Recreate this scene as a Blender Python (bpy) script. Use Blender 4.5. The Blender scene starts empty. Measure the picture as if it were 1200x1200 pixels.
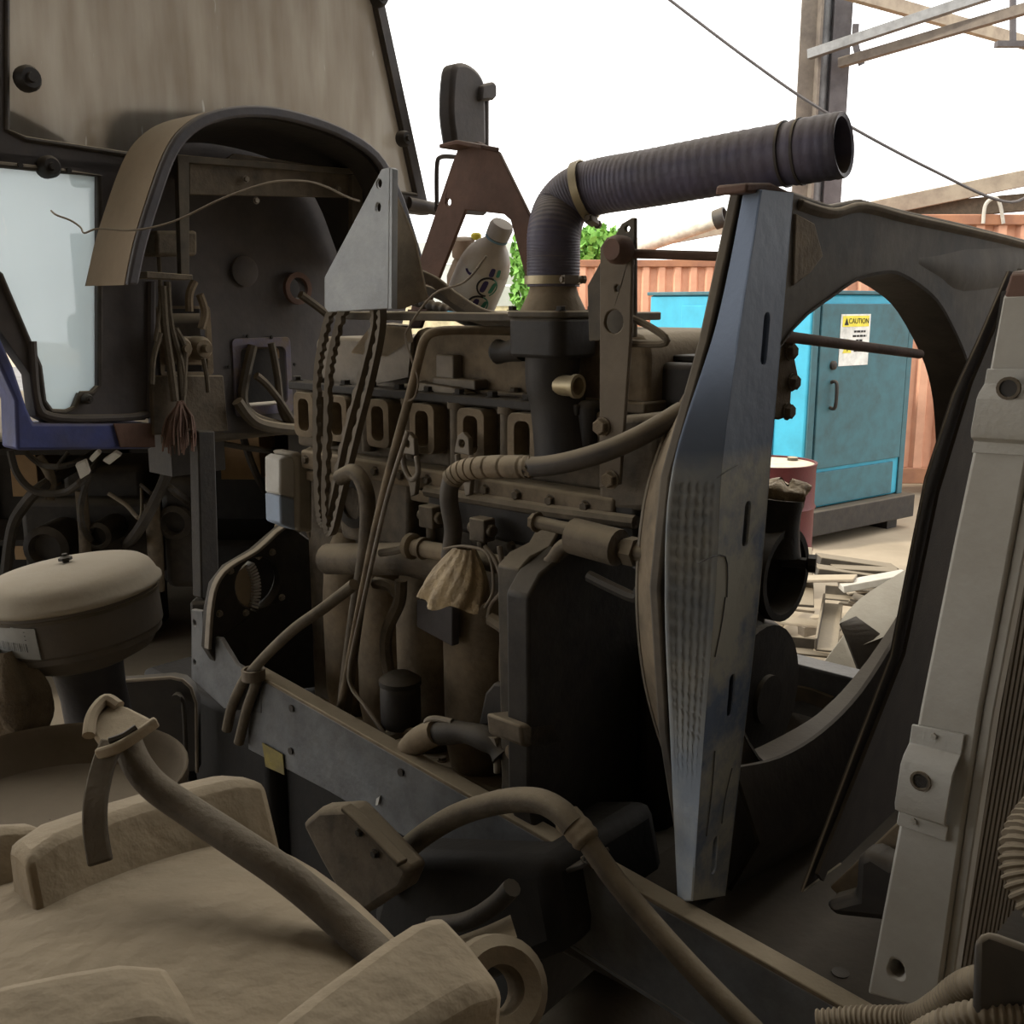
import bpy, bmesh, math, random
from mathutils import Vector, Matrix, Quaternion
from mathutils.geometry import tessellate_polygon
random.seed(7)
SC = bpy.context.scene
COL = SC.collection
V = Vector

# ------------------------------------------------------------------ camera
PITCH = math.radians(11.5); CAMH = 1.9; FOC = 1200.0
cam = bpy.data.cameras.new('camera'); cam.sensor_width = 36; cam.lens = 36; cam.clip_start = .05; cam.clip_end = 300
camo = bpy.data.objects.new('camera', cam); COL.objects.link(camo)
camo.location = (0, 0, CAMH); camo.rotation_euler = (math.pi/2 - PITCH, 0, 0)
SC.camera = camo
# ------------------------------------------------------------------ world, sun, exposure
SKY = 2.1
w = bpy.data.worlds.new('sky'); SC.world = w; w.use_nodes = True
bg = w.node_tree.nodes['Background']; bg.inputs[0].default_value = (1.0, .995, .985, 1); bg.inputs[1].default_value = SKY
sun = bpy.data.lights.new('hazy_sun', 'SUN'); sun.energy = 3.0; sun.angle = math.radians(6); sun.color = (1, .93, .8)
suno = bpy.data.objects.new('hazy_sun', sun); COL.objects.link(suno)
suno.rotation_euler = V((.88, .22, -.6)).to_track_quat('-Z', 'Y').to_euler()
SC.view_settings.view_transform = 'Standard'; SC.view_settings.look = 'None'
SC.view_settings.exposure = 0.45; SC.view_settings.gamma = 1; SC.view_settings.use_curve_mapping = False

# ------------------------------------------------------------------ geometry helpers
EU = V((.737, -.676, 0)).normalized()      # along the machine, towards its front
ES = V((.676, .737, 0)).normalized()       # across the machine, away from the photographer's side
EZ = V((0, 0, 1)); EX = V((1, 0, 0)); EY = V((0, 1, 0))
CAMP = V((0, 0, CAMH))
def M(u, s, z): return EU*u + ES*s + EZ*z
def ray(px, py):
    a = (px-600)/FOC; b = -(py-600)/FOC
    return V((a, math.cos(PITCH)+math.sin(PITCH)*b, -math.sin(PITCH)+math.cos(PITCH)*b))
def hit(px, py, n, d):
    r = ray(px, py); return CAMP + r*((d-CAMP.dot(n))/r.dot(n))
def U(u, *q): return [hit(a, b, EU, u) for a, b in q]
def S(s, *q): return [hit(a, b, ES, s) for a, b in q]
def Y(y, *q): return [hit(a, b, EY, y) for a, b in q]
def Z(z, *q): return [hit(a, b, EZ, z) for a, b in q]
def D(px, py, t): return CAMP + ray(px, py)*t
def DP(*q): return [D(*a) for a in q]
def smooth(p, n=8, closed=False):
    p = [V(a) for a in p]; out = []; L = len(p)
    rng = range(L) if closed else range(L-1)
    for i in rng:
        if closed: a, b, c, d = p[i-1], p[i], p[(i+1) % L], p[(i+2) % L]
        else: a, b, c, d = p[max(i-1, 0)], p[i], p[i+1], p[min(i+2, L-1)]
        for k in range(n):
            t = k/n; t2 = t*t; t3 = t2*t
            out.append(.5*((2*b)+(c-a)*t+(2*a-5*b+4*c-d)*t2+(3*b-a-3*c+d)*t3))
    if not closed: out.append(p[-1])
    return out
def frame(n):
    n = n.normalized(); a = EZ if abs(n.z) < .9 else EX
    x = a.cross(n).normalized(); return x, n.cross(x)

class MB:
    def __init__(s): s.v = []; s.f = []
    def add(s, vs, fs):
        o = len(s.v); s.v += [V(a) for a in vs]; s.f += [tuple(i+o for i in f) for f in fs]; return s
    def prism(s, poly, vec, holes=()):
        vec = V(vec); loops = [list(poly)]+[list(h) for h in holes]
        allp = [p for l in loops for p in l]; n = len(allp)
        tri = tessellate_polygon(loops) if holes else [tuple(range(n))]
        fs = [tuple(t) for t in tri]+[tuple(i+n for i in reversed(t)) for t in tri]
        o = 0
        for l in loops:
            m = len(l)
            for i in range(m):
                j = (i+1) % m; fs.append((o+i, o+j, o+j+n, o+i+n))
            o += m
        return s.add(allp+[p+vec for p in allp], fs)
    def box(s, c, h, ax=(EX, EY, EZ)):
        vs = [c+ax[0]*(i*h[0])+ax[1]*(j*h[1])+ax[2]*(k*h[2]) for i in (-1, 1) for j in (-1, 1) for k in (-1, 1)]
        return s.add(vs, [(0, 1, 3, 2), (4, 6, 7, 5), (0, 4, 5, 1), (2, 3, 7, 6), (0, 2, 6, 4), (1, 5, 7, 3)])
    def mbox(s, u0, u1, s0, s1, z0, z1):
        return s.box(M((u0+u1)/2, (s0+s1)/2, (z0+z1)/2), (abs(u1-u0)/2, abs(s1-s0)/2, abs(z1-z0)/2), (EU, ES, EZ))
    def rings(s, R, closed=False, caps=True):
        n = len(R[0]); o = len(s.v); vs = [p for r in R for p in r]; fs = []
        for i in range(len(R)-(0 if closed else 1)):
            a = i*n; b = ((i+1) % len(R))*n
            for k in range(n):
                l = (k+1) % n; fs.append((a+k, a+l, b+l, b+k))
        if caps and not closed: fs += [tuple(reversed(range(n))), tuple(range((len(R)-1)*n, len(R)*n))]
        return s.add(vs, fs)
    def frames(s, path, closed=False):
        L = len(path); T = []
        for i in range(L):
            a = path[i-1] if (i or closed) else path[0]; b = path[(i+1) % L] if (i < L-1 or closed) else path[-1]
            t = (b-a); T.append(t.normalized() if t.length > 1e-9 else EX)
        x, y = frame(T[0]); out = []
        for i, t in enumerate(T):
            x = (x - t*x.dot(t)); x = x.normalized() if x.length > 1e-6 else frame(t)[0]
            out.append((x, t.cross(x)))
        return out
    def tube(s, path, r, n=10, caps=True, closed=False):
        path = [V(p) for p in path]; fr = s.frames(path, closed)
        R = []
        for i, p in enumerate(path):
            rr = r(i/(len(path)-1)) if callable(r) else (r[i] if isinstance(r, (list, tuple)) else r)
            R.append([p+(fr[i][0]*math.cos(2*math.pi*k/n)+fr[i][1]*math.sin(2*math.pi*k/n))*rr for k in range(n)])
        return s.rings(R, closed, caps)
    def strip(s, path, side, w, t, closed=False):
        """flat band: width w along the given side direction(s), thickness t"""
        path = [V(p) for p in path]; L = len(path); R = []
        for i, p in enumerate(path):
            a = path[i-1] if (i or closed) else path[0]; b = path[(i+1) % L] if (i < L-1 or closed) else path[-1]
            T = (b-a).normalized(); sd = side(i/(L-1)) if callable(side) else side
            x = (sd-T*sd.dot(T)).normalized(); y = T.cross(x)
            tt = t(i) if callable(t) else t
            R.append([p-x*w/2-y*tt/2, p+x*w/2-y*tt/2, p+x*w/2+y*tt/2, p-x*w/2+y*tt/2])
        return s.rings(R, closed)
    def lathe(s, o, ax, prof, n=28, caps=True):
        x, y = frame(ax); ax = ax.normalized()
        R = [[o+ax*h+(x*math.cos(2*math.pi*k/n)+y*math.sin(2*math.pi*k/n))*r for k in range(n)] for r, h in prof]
        return s.rings(R, False, caps)
    def ringplate(s, o, ax, r0, r1, t, n=32):
        return s.lathe2(o, ax, [(r0, 0), (r1, 0), (r1, t), (r0, t)], n)
    def lathe2(s, o, ax, prof, n=32):
        x, y = frame(ax); ax = ax.normalized()
        R = [[o+ax*h+(x*math.cos(2*math.pi*k/n)+y*math.sin(2*math.pi*k/n))*r for r, h in prof] for k in range(n)]
        return s.rings(R, True)
    def surf(s, g, t=None):
        """grid of points g[i][j]; t = thickness vector"""
        a, b = len(g), len(g[0]); vs = [p for r in g for p in r]
        fs = [(i*b+j, i*b+j+1, (i+1)*b+j+1, (i+1)*b+j) for i in range(a-1) for j in range(b-1)]
        if t is None: return s.add(vs, fs)
        t = V(t); n = len(vs); vs2 = vs+[p+t for p in vs]
        fs2 = fs+[tuple(i+n for i in reversed(f)) for f in fs]
        edge = [i for i in range(b)]+[i*b+b-1 for i in range(1, a)]+[(a-1)*b+j for j in range(b-2, -1, -1)]+[i*b for i in range(a-2, 0, -1)]
        for k in range(len(edge)):
            i, j = edge[k], edge[(k+1) % len(edge)]; fs2.append((i, j, j+n, i+n))
        return s.add(vs2, fs2)
    def build(s, name, m, parent=None, bevel=0, ang=38, sub=0, origin=None):
        lo = V((min(p[i] for p in s.v) for i in range(3))); hi = V((max(p[i] for p in s.v) for i in range(3)))
        o = V(origin) if origin is not None else (V(((lo.x+hi.x)/2, (lo.y+hi.y)/2, lo.z)))
        me = bpy.data.meshes.new(name); me.from_pydata([p-o for p in s.v], [], s.f); me.update()
        bm = bmesh.new(); bm.from_mesh(me); bmesh.ops.recalc_face_normals(bm, faces=bm.faces); bm.to_mesh(me); bm.free()
        me.shade_smooth(); me.set_sharp_from_angle(angle=math.radians(ang))
        me.materials.append(m)
        ob = bpy.data.objects.new(name, me); COL.objects.link(ob)
        place(ob, o, parent)
        if bevel:
            b = ob.modifiers.new('edge', 'BEVEL'); b.width = bevel; b.segments = 2; b.limit_method = 'ANGLE'; b.angle_limit = math.radians(40)
            b.harden_normals = False
        if sub:
            b = ob.modifiers.new('sub', 'SUBSURF'); b.levels = sub; b.render_levels = sub
        return ob
W = {}
def place(ob, o, parent=None):
    W[ob.name] = V(o)
    if parent: ob.parent = parent; ob.location = V(o)-W[parent.name]
    else: ob.location = V(o)
def tag(o, label, cat=None, group=None, kind=None):
    o['label'] = label
    if cat: o['category'] = cat
    if group: o['group'] = group
    if kind: o['kind'] = kind
    return o
def thing(name, label, cat, loc, group=None):
    o = bpy.data.objects.new(name, None); COL.objects.link(o); o.empty_display_size = .05
    place(o, loc); return tag(o, label, cat, group)
def struct(o, label=None):
    o['kind'] = 'structure'
    if label: o['label'] = label
    return o
_cache = {}
def bolt(parent, p, ax, r, m, h=.8, name='bolt'):
    key = ('bolt', h, m.name)
    if key not in _cache:
        b = MB(); b.lathe(V(), EZ, [(1.25, 0), (1.25, .18)], 12)
        b.lathe(V((0, 0, .18)), EZ, [(1, 0), (1, h*.85), (.85, h)], 6)
        me = bpy.data.meshes.new('bolt'); me.from_pydata(b.v, [], b.f); me.materials.append(m); _cache[key] = me
    o = bpy.data.objects.new(name, _cache[key]); COL.objects.link(o); place(o, p, parent)
    o.rotation_mode = 'QUATERNION'; o.rotation_quaternion = V(ax).to_track_quat('Z', 'Y'); o.scale = (r, r, r); return o
def circ(c, x, y, r, n=16, r2=None):
    return [c+x*(r*math.cos(2*math.pi*k/n))+y*((r2 or r)*math.sin(2*math.pi*k/n)) for k in range(n)]
def rrect(c, x, y, a, b, r, n=4):
    out = []
    for sx, sy, a0 in ((1, 1, 0), (-1, 1, 90), (-1, -1, 180), (1, -1, 270)):
        for k in range(n+1):
            t = math.radians(a0+90*k/n); out.append(c+x*(sx*(a-r)+r*math.cos(t))+y*(sy*(b-r)+r*math.sin(t)))
    return out

# ------------------------------------------------------------------ materials
MT = {}
DUST = (.33, .265, .175)
def mat(name, c1, c2=None, rough=.7, metal=0.0, dust=.35, sc=7.0, bump=.25, dc=DUST, spec=.22, lo=.38, hi=.66, bd=.004, bsc=9):
    if name in MT: return MT[name]
    m = bpy.data.materials.new(name); m.use_nodes = True; nt = m.node_tree; N = nt.nodes; L = nt.links
    b = N['Principled BSDF']; b.inputs['Metallic'].default_value = metal
    b.inputs['Specular IOR Level'].default_value = spec
    if c2 is None: c2 = tuple(x*.6 for x in c1)
    tc = N.new('ShaderNodeTexCoord')
    n1 = N.new('ShaderNodeTexNoise'); n1.inputs['Scale'].default_value = sc; n1.inputs['Detail'].default_value = 7; n1.inputs['Roughness'].default_value = .65
    L.new(tc.outputs['Object'], n1.inputs['Vector'])
    r1 = N.new('ShaderNodeMapRange'); r1.inputs[1].default_value = lo; r1.inputs[2].default_value = hi; L.new(n1.outputs[0], r1.inputs[0])
    mx = N.new('ShaderNodeMix'); mx.data_type = 'RGBA'; mx.inputs[6].default_value = (*c1, 1); mx.inputs[7].default_value = (*c2, 1); L.new(r1.outputs[0], mx.inputs[0])
    col = mx.outputs[2]
    n2 = N.new('ShaderNodeTexNoise'); n2.inputs['Scale'].default_value = sc*2.7; n2.inputs['Detail'].default_value = 5; L.new(tc.outputs['Object'], n2.inputs['Vector'])
    if dust > 0:
        g = N.new('ShaderNodeNewGeometry'); sp = N.new('ShaderNodeSeparateXYZ'); L.new(g.outputs['Normal'], sp.inputs[0])
        r2 = N.new('ShaderNodeMapRange'); r2.inputs[1].default_value = .15; r2.inputs[2].default_value = .8; L.new(sp.outputs[2], r2.inputs[0])
        a = N.new('ShaderNodeMath'); a.operation = 'MULTIPLY_ADD'; L.new(r2.outputs[0], a.inputs[0]); a.inputs[1].default_value = min(1, dust*1.5); 
        k = N.new('ShaderNodeMath'); k.operation = 'MULTIPLY'; L.new(n2.outputs[0], k.inputs[0]); k.inputs[1].default_value = dust*.8
        L.new(k.outputs[0], a.inputs[2]); a.use_clamp = True
        m2 = N.new('ShaderNodeMix'); m2.data_type = 'RGBA'; L.new(a.outputs[0], m2.inputs[0]); L.new(col, m2.inputs[6]); m2.inputs[7].default_value = (*dc, 1)
        col = m2.outputs[2]
        rr = N.new('ShaderNodeMapRange'); rr.inputs[3].default_value = rough; rr.inputs[4].default_value = .95; L.new(a.outputs[0], rr.inputs[0]); L.new(rr.outputs[0], b.inputs['Roughness'])
        if metal > 0:
            rm = N.new('ShaderNodeMapRange'); rm.inputs[3].default_value = metal; rm.inputs[4].default_value = 0; L.new(a.outputs[0], rm.inputs[0]); L.new(rm.outputs[0], b.inputs['Metallic'])
    else: b.inputs['Roughness'].default_value = rough
    L.new(col, b.inputs['Base Color'])
    if bump:
        n3 = N.new('ShaderNodeTexNoise'); n3.inputs['Scale'].default_value = sc*bsc; n3.inputs['Detail'].default_value = 4; L.new(tc.outputs['Object'], n3.inputs['Vector'])
        bp = N.new('ShaderNodeBump'); bp.inputs['Strength'].default_value = bump; bp.inputs['Distance'].default_value = bd; L.new(n3.outputs[0], bp.inputs['Height']); L.new(bp.outputs[0], b.inputs['Normal'])
    MT[name] = m; return m
m_black = mat('black_paint', (.022, .021, .022), (.012, .012, .014), .55, 0, .14)
m_blackd = mat('black_paint_dusty', (.03, .027, .025), (.018, .017, .016), .65, 0, .5)
m_iron = mat('dirty_cast_iron', (.088, .069, .051), (.024, .021, .019), .75, 0, .42, sc=11, bump=.45)
m_irond = mat('dark_oily_iron', (.024, .022, .021), (.011, .011, .012), .6, 0, .13, sc=10)
m_pit = mat('under_rail_shade', (.010, .010, .010), (.006, .006, .007), .7, 0, .04)  # near-black colour stands in for the deep shade under the rail
m_tan = mat('dust_caked_iron', (.20, .15, .098), (.065, .051, .038), .85, 0, .5, sc=10, bump=.45)
m_dust = mat('thick_dust', (.30, .235, .16), (.18, .14, .095), .95, 0, .5, sc=9, bump=.4)
m_steel = mat('dusty_bare_steel', (.23, .2, .165), (.10, .09, .078), .6, .3, .4)
m_rust = mat('brown_rust', (.15, .085, .065), (.09, .055, .045), .8, 0, .12, sc=10)
m_zinc = mat('galvanised_sheet', (.34, .355, .36), (.24, .255, .27), .5, .15, .18, sc=9)
m_alu = mat('painted_aluminium', (.40, .385, .345), (.33, .31, .27), .6, .1, .2, sc=6)
m_rub = mat('black_rubber', (.03, .03, .036), (.02, .02, .024), .6, 0, .4)
m_rubd = mat('dusty_rubber', (.075, .061, .045), (.04, .034, .027), .85, 0, .36, sc=12, bump=.5)
m_blue = mat('dirty_blue_paint', (.045, .065, .22), (.035, .045, .12), .55, 0, .22)
m_cab = mat('dark_cab_moulding', (.066, .060, .064), (.038, .036, .04), .6, 0, .22, sc=5)
m_brass = mat('yellow_zinc_plate', (.42, .35, .22), (.3, .25, .16), .4, .6, .25)
m_wire = mat('old_wire', (.16, .13, .10), None, .7, 0, .3)
m_white = mat('dirty_white_plastic', (.55, .54, .5), (.42, .4, .36), .6, 0, .25)
m_sand = mat('sandy_concrete', (.36, .295, .21), (.27, .22, .155), .95, 0, 0, sc=1.2, bump=.4)

# ================================================================== the setting
b = MB(); b.box(V((2, 12, -.05)), (40, 40, .05)); g = b.build('floor', m_sand); struct(g)
m_roofm = mat('weathered_roof_sheet', (.2, .19, .18), None, .8, .1, 0)
b = MB()
n = 120; x0, x1 = -13., 6.2
prof = [V((x0+(x1-x0)*i/n, -8, 5.0+.05*(i % 2))) for i in range(n+1)]
b.surf([prof, [p+V((0, 10.7, .6)) for p in prof]], (0, 0, .02)); g = b.build('ceiling', m_roofm); struct(g)  # unseen shed roof, its edge placed to dim the machine
# added walls out of view, cutting the light from behind and beside the camera
m_wallm = mat('unseen_block_wall', (.22, .2, .17), (.16, .14, .12), .9, 0, 0, sc=2)
b = MB(); b.box(V((-1, -8, 2.5)), (12, .1, 2.5)); struct(b.build('unseen_wall_rear', m_wallm))
b = MB(); b.box(V((6, -2.2, 2.5)), (.1, 5.7, 2.5)); struct(b.build('unseen_wall_side', m_wallm))

# added low roof and walls that block light from the clutter behind the cab
b = MB(); b.box(V((-4.4, 5.9, 1.42)), (3.4, 1.6, .03)); struct(b.build('light_block_roof', m_roofm))
m_light_block = mat('light_block_dark', (.06, .055, .05), None, .9, 0, 0)
b = MB(); b.box(V((-4.4, 7.4, .7)), (3.4, .06, .7)); struct(b.build('light_block_wall', m_light_block))
b = MB(); b.box(V((-1.05, 6.2, .7)), (.05, 1.2, .7)); struct(b.build('light_block_end', m_light_block))
# white boarded wall far behind, with climbing greenery
m_board = mat('whitewashed_board', (.62, .64, .6), (.5, .52, .48), .8, 0, 0, sc=3)
m_cream = mat('cream_render', (.75, .66, .42), None, .9, 0, 0)
m_leaf = mat('green_leaf', (.12, .28, .05), (.2, .4, .08), .6, 0, 0, sc=30, bump=0)
bw = thing('boarded_wall', 'whitewashed horizontal board wall far beyond the drinks bottle', 'wall', V((-.3, 14, 0))); bw['kind'] = 'structure'
b = MB(); b.box(V((-.7, 14.1, .95)), (1.05, .1, .95)); b.build('base', m_cream, bw)
bp = None
for i in range(3):
    b = MB(); b.box(V((-.7, 14.02+.012*(i % 2), 2.0+.28*i)), (1.05, .03, .132)); b.build('board', m_board, bw)
def shrub(name, label, c, rx, ry, rz, n, cat, mt=m_leaf, ls=.07, group=None):
    t = thing(name, label, cat, V((c.x, c.y, 0)), group)
    b = MB(); b.tube(smooth([V((c.x, c.y, 0)), V((c.x+.05, c.y, c.z*.5)), c], 4), .04, 6); b.build('stem', m_rubd, t)
    b = MB()
    for i in range(n):
        d = V((random.gauss(0, 1), random.gauss(0, 1), random.gauss(0, 1))).normalized()*random.random()**.4
        p = c+V((d.x*rx, d.y*ry, d.z*rz)); q = Quaternion((random.random()-.5, random.random()-.5, random.random()-.5, random.random()-.5)).normalized()
        x = q @ EX*ls*random.uniform(.6, 1.2); y = q @ EY*ls*.6
        b.add([p-x, p-y, p+x, p+y], [(0, 1, 2, 3)])
    f = b.build('foliage', mt, t); f['kind'] = 'stuff'
shrub('climbing_plant', 'light green climbing plant growing up the whitewashed boards', V((.15, 13.6, 2.2)), .17, .2, .75, 420, 'plant')
shrub('leafy_tree', 'green leafy treetop showing beside the hose elbow', V((1.6, 19.0, 2.9)), .55, .5, .38, 600, 'tree', ls=.1)

# ---- containers
m_or = mat('faded_orange_paint', (.68, .37, .245), (.50, .25, .16), .7, 0, .0, sc=1.5, bump=.1)
m_orr = mat('orange_rust_streak', (.38, .18, .10), (.25, .12, .08), .8, 0, 0, sc=3)
def container(name, label, x0, x1, y, z0, z1, pitch):
    t = thing(name, label, 'container', V(((x0+x1)/2, y+1.2, 0)))
    b = MB(); top = []
    x = x0; pts = []
    while x < x1:
        for dx, dy in ((0, 0), (.36, 0), (.5, .055), (.86, .055)): pts.append((x+dx*pitch, y+dy))
        x += pitch
    b.surf([[V((a, c, z0+.16)) for a, c in pts], [V((a, c, z1-.1)) for a, c in pts]], (0, .01, 0)); b.build('corrugated_wall', m_or, t, ang=20)
    b = MB(); b.box(V(((x0+x1)/2, y+.04, z0+.08)), ((x1-x0)/2, .06, .08)); b.build('bottom_rail', m_orr, t, .01)
    b = MB(); b.box(V(((x0+x1)/2, y+.04, z1-.05)), ((x1-x0)/2, .06, .05)); b.build('top_rail', m_orr, t, .01)
    b = MB(); b.box(V(((x0+x1)/2, y+1.25, z1-.02)), ((x1-x0)/2, 1.15, .02)); b.build('roof', m_orr, t)
    b = MB(); b.box(V(((x0+x1)/2, y+2.45, (z0+z1)/2)), ((x1-x0)/2, .05, (z1-z0)/2)); b.build('back_wall', m_or, t)
    for xx in (x0, x1):
        b = MB(); b.box(V((xx, y+.06, (z0+z1)/2)), (.07, .09, (z1-z0)/2)); b.build('corner_post', m_orr, t, .01)
        b = MB(); b.box(V((xx, y+1.25, z0-.06)), (.12, 1.1, .06)); b.build('support_block', m_rubd, t)
    return t
container('shipping_container', 'orange corrugated shipping container behind the fan opening and blue cabinet', 2.75, 9.2, 10.2, .12, 2.74, .215)
container('storage_container', 'far orange corrugated container seen between the strap bar and the galvanised plate', .75, 4.6, 15.2, .12, 2.52, .23)

# ---- things lying on the containers
m_pvc = mat('cream_plastic_pipe', (.72, .68, .58), None, .4, 0, .0, bump=0)
t = thing('plastic_pipe', 'cream plastic pipe with black open end lying above the far container', 'pipe', V((2.4, 15.6, 2.62)))
pa, pb = Y(15.4, (735, 293), (838, 258)); pa.y += .6; pb.y -= .1
b = MB(); b.tube([pa, pb], .125, 20); b.build('tube', m_pvc, t)
d = (pb-pa).normalized()
b = MB(); b.lathe(pb-d*.02, d, [(.14, 0), (.145, .16), (.12, .16), (.11, .06)], 20); b.build('end_collar', m_black, t)
m_wood = mat('grey_timber', (.34, .29, .22), (.22, .18, .14), .85, 0, .1, sc=5)
for i, (q0, q1, yy, r, lb) in enumerate([((735, 290), (868, 265), 16.2, .07, 'dark timber beam beside the cream pipe on the far container'),
                                         ((1020, 246), (1215, 206), 10.6, .08, 'pale long timber beam lying on top of the orange container'),
                                         ((1035, 252), (1215, 236), 10.7, .085, 'dark timber beam under the pale one on the orange container')]):
    a, c = Y(yy, q0, q1); b = MB(); dd = (c-a); ax = dd.normalized(); sd = ax.cross(EZ).normalized()
    b.box((a+c)/2, (dd.length/2, .08, r), (ax, sd, sd.cross(ax))); o = b.build('timber_beam', m_wood if i != 2 else m_rubd, bevel=.008)
    tag(o, lb, 'beam', 'timber on the containers')
m_rope = mat('pale_rope', (.5, .46, .4), None, .9, 0, 0)
b = MB(); b.tube(smooth(Y(10.165, (1152, 262), (1155, 240), (1166, 232), (1172, 240), (1176, 262)), 6), .018, 8)
tag(b.build('rope_loop', m_rope), 'pale rope loop hanging over the orange container edge', 'rope')

# ---- blue generator cabinet
m_cy = mat('cyan_paint', (.055, .36, .52), (.05, .30, .42), .5, 0, .0, sc=4, bump=.05)
m_cyd = mat('shaded_grimy_cyan', (.055, .14, .168), (.05, .10, .112), .6, 0, 0, sc=6, bump=.05)  # shade of the cabinet front mixed into the colour, along with its grime
gc = V((2.27, 7.9, 0)); fd = V((1.08, .8, 0)).normalized(); ld = V((-.8, 1.08, 0)).normalized()
LF, LL = 1.36, 1.75; zt = 1.97; zb = .3
gen = thing('generator_cabinet', 'cyan steel generator cabinet with caution sign on its door', 'cabinet', gc+fd*LF/2+ld*LL/2)
b = MB(); b.box(gc+fd*LF/2+ld*LL/2+EZ*(zt+zb)/2, (LF/2, LL/2, (zt-zb)/2), (fd, ld, EZ)); b.build('body', m_cy, gen, .02)
b = MB(); b.box(gc+fd*LF/2+ld*LL/2+EZ*(zt+.015), (LF/2+.02, LL/2+.02, .015), (fd, ld, EZ)); b.build('roof_lid', m_cyd, gen, .006)
fn = -ld
b = MB(); b.box(gc+fd*(LF/2)+EZ*(.62+1.9)/2+fn*.012, (LF/2-.1, .012, (1.9-.62)/2), (fd, fn, EZ)); door = b.build('door', m_cyd, gen, .006)
b = MB(); b.box(gc+fd*(LF/2-.04)+EZ*(.32+.59)/2+fn*.01, (LF/2-.14, .01, .135), (fd, fn, EZ)); b.build('lower_panel', m_cyd, gen, .004)
for q in (.05, LF-.05):
    b = MB(); b.box(gc+fd*q+EZ*(zt+zb)/2+fn*.008, (.035, .008, (zt-zb)/2), (fd, fn, EZ)); b.build('corner_strip', m_cyd, gen, .004)
for q in (.55, 1.1):
    b = MB(); b.box(gc+ld*q+EZ*(zt+zb)/2-fd*.006, (.006, .25, .75), (fd, ld, EZ)); b.build('side_panel', m_cy, gen, .004)
b = MB(); b.box(gc+fd*LF/2+ld*LL/2+EZ*.2, (LF/2+.06, LL/2+.1, .1), (fd, ld, EZ)); b.build('skid_base', m_black, gen, .01)
for q in (.1, LF-.1):
    b = MB(); b.box(gc+fd*q+ld*LL/2+EZ*.05, (.07, LL/2, .05), (fd, ld, EZ)); b.build('skid_foot', m_black, gen)
hp = gc+fd*.26+fn*.024
b = MB(); b.tube(smooth([hp+EZ*1.10, hp+fn*.05+EZ*1.11, hp+fn*.05+EZ*1.29, hp+EZ*1.30], 5), .014, 8); b.build('handle', m_black, door)
b = MB(); b.lathe(hp+EZ*1.43, fn, [(.035, 0), (.035, .02), (.02, .03)], 14); b.build('lock', m_black, door)
m_signw = mat('sign_white', (.8, .8, .76), None, .5, 0, 0, bump=0); m_signy = mat('sign_yellow', (.85, .72, .08), None, .5, 0, 0, bump=0); m_ink = mat('ink_black', (.02, .02, .02), None, .6, 0, 0, bump=0)
sg = gc+fd*.34+EZ*1.62+fn*.026
sign = thing('caution_sign', 'white and yellow caution sign stuck on the cyan cabinet door', 'sign', sg-EZ*.2)
b = MB(); b.box(sg+fd*.18, (.19, .002, .2), (fd, fn, EZ)); b.build('sheet', m_signw, sign)
b = MB(); b.box(sg+fd*.18+EZ*.145+fn*.003, (.17, .0015, .042), (fd, fn, EZ)); b.build('header', m_signy, sign)
b = MB(); tr = [sg+fd*.03-EZ*.1, sg+fd*.14-EZ*.1, sg+fd*.085+EZ*.01]; b.prism([p+fn*.003 for p in tr], fn*.002); b.build('warning_triangle', m_signy, sign)
b = MB(); c0 = sg+fd*.085-EZ*.05+fn*.006; b.prism([c0-fd*.007+EZ*.03, c0+fd*.007+EZ*.03, c0+fd*.004-EZ*.015, c0-fd*.004-EZ*.015], fn*.001); b.prism([c0-fd*.006-EZ*.022, c0+fd*.006-EZ*.022, c0+fd*.006-EZ*.036, c0-fd*.006-EZ*.036], fn*.001); b.build('exclamation_mark', m_ink, sign)
def lettering(txt, p, size, parent, x, n, mt, align='CENTER', name='lettering'):
    cu = bpy.data.curves.new(name, 'FONT'); cu.body = txt; cu.size = size; cu.align_x = align; cu.align_y = 'CENTER'; cu.extrude = .0008
    tmp = bpy.data.objects.new('t', cu); COL.objects.link(tmp); bpy.context.view_layer.update()
    me = bpy.data.meshes.new_from_object(tmp.evaluated_get(bpy.context.evaluated_depsgraph_get())); bpy.data.objects.remove(tmp); me.materials.clear(); me.materials.append(mt)
    o = bpy.data.objects.new(name, me); COL.objects.link(o); place(o, p, parent)
    y = n.cross(x); o.rotation_mode = 'QUATERNION'; o.rotation_quaternion = Matrix((x, y, n)).transposed().to_quaternion(); return o
lettering('CAUTION', sg+fd*.215+EZ*.145+fn*.006, .058, sign, fd, fn, m_ink)
b = MB(); tr = [sg+fd*.03+EZ*.115, sg+fd*.085+EZ*.115, sg+fd*.057+EZ*.172]; b.prism([p+fn*.005 for p in tr], fn*.001); b.build('header_triangle', m_ink, sign)
for zz, x0_, x1_ in ((.065, .16, .315), (.03, .145, .33), (-.005, .19, .28), (-.05, .145, .315), (-.085, .17, .285)):
    b = MB(); xx = x0_
    while xx < x1_-.01:
        wd = min(random.uniform(.035, .06), x1_-xx); b.box(sg+fd*(xx+wd/2)+EZ*zz+fn*.0035, (wd/2-.004, .0008, .008), (fd, fn, EZ)); xx += wd
    b.build('print_line', m_ink, sign)

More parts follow.
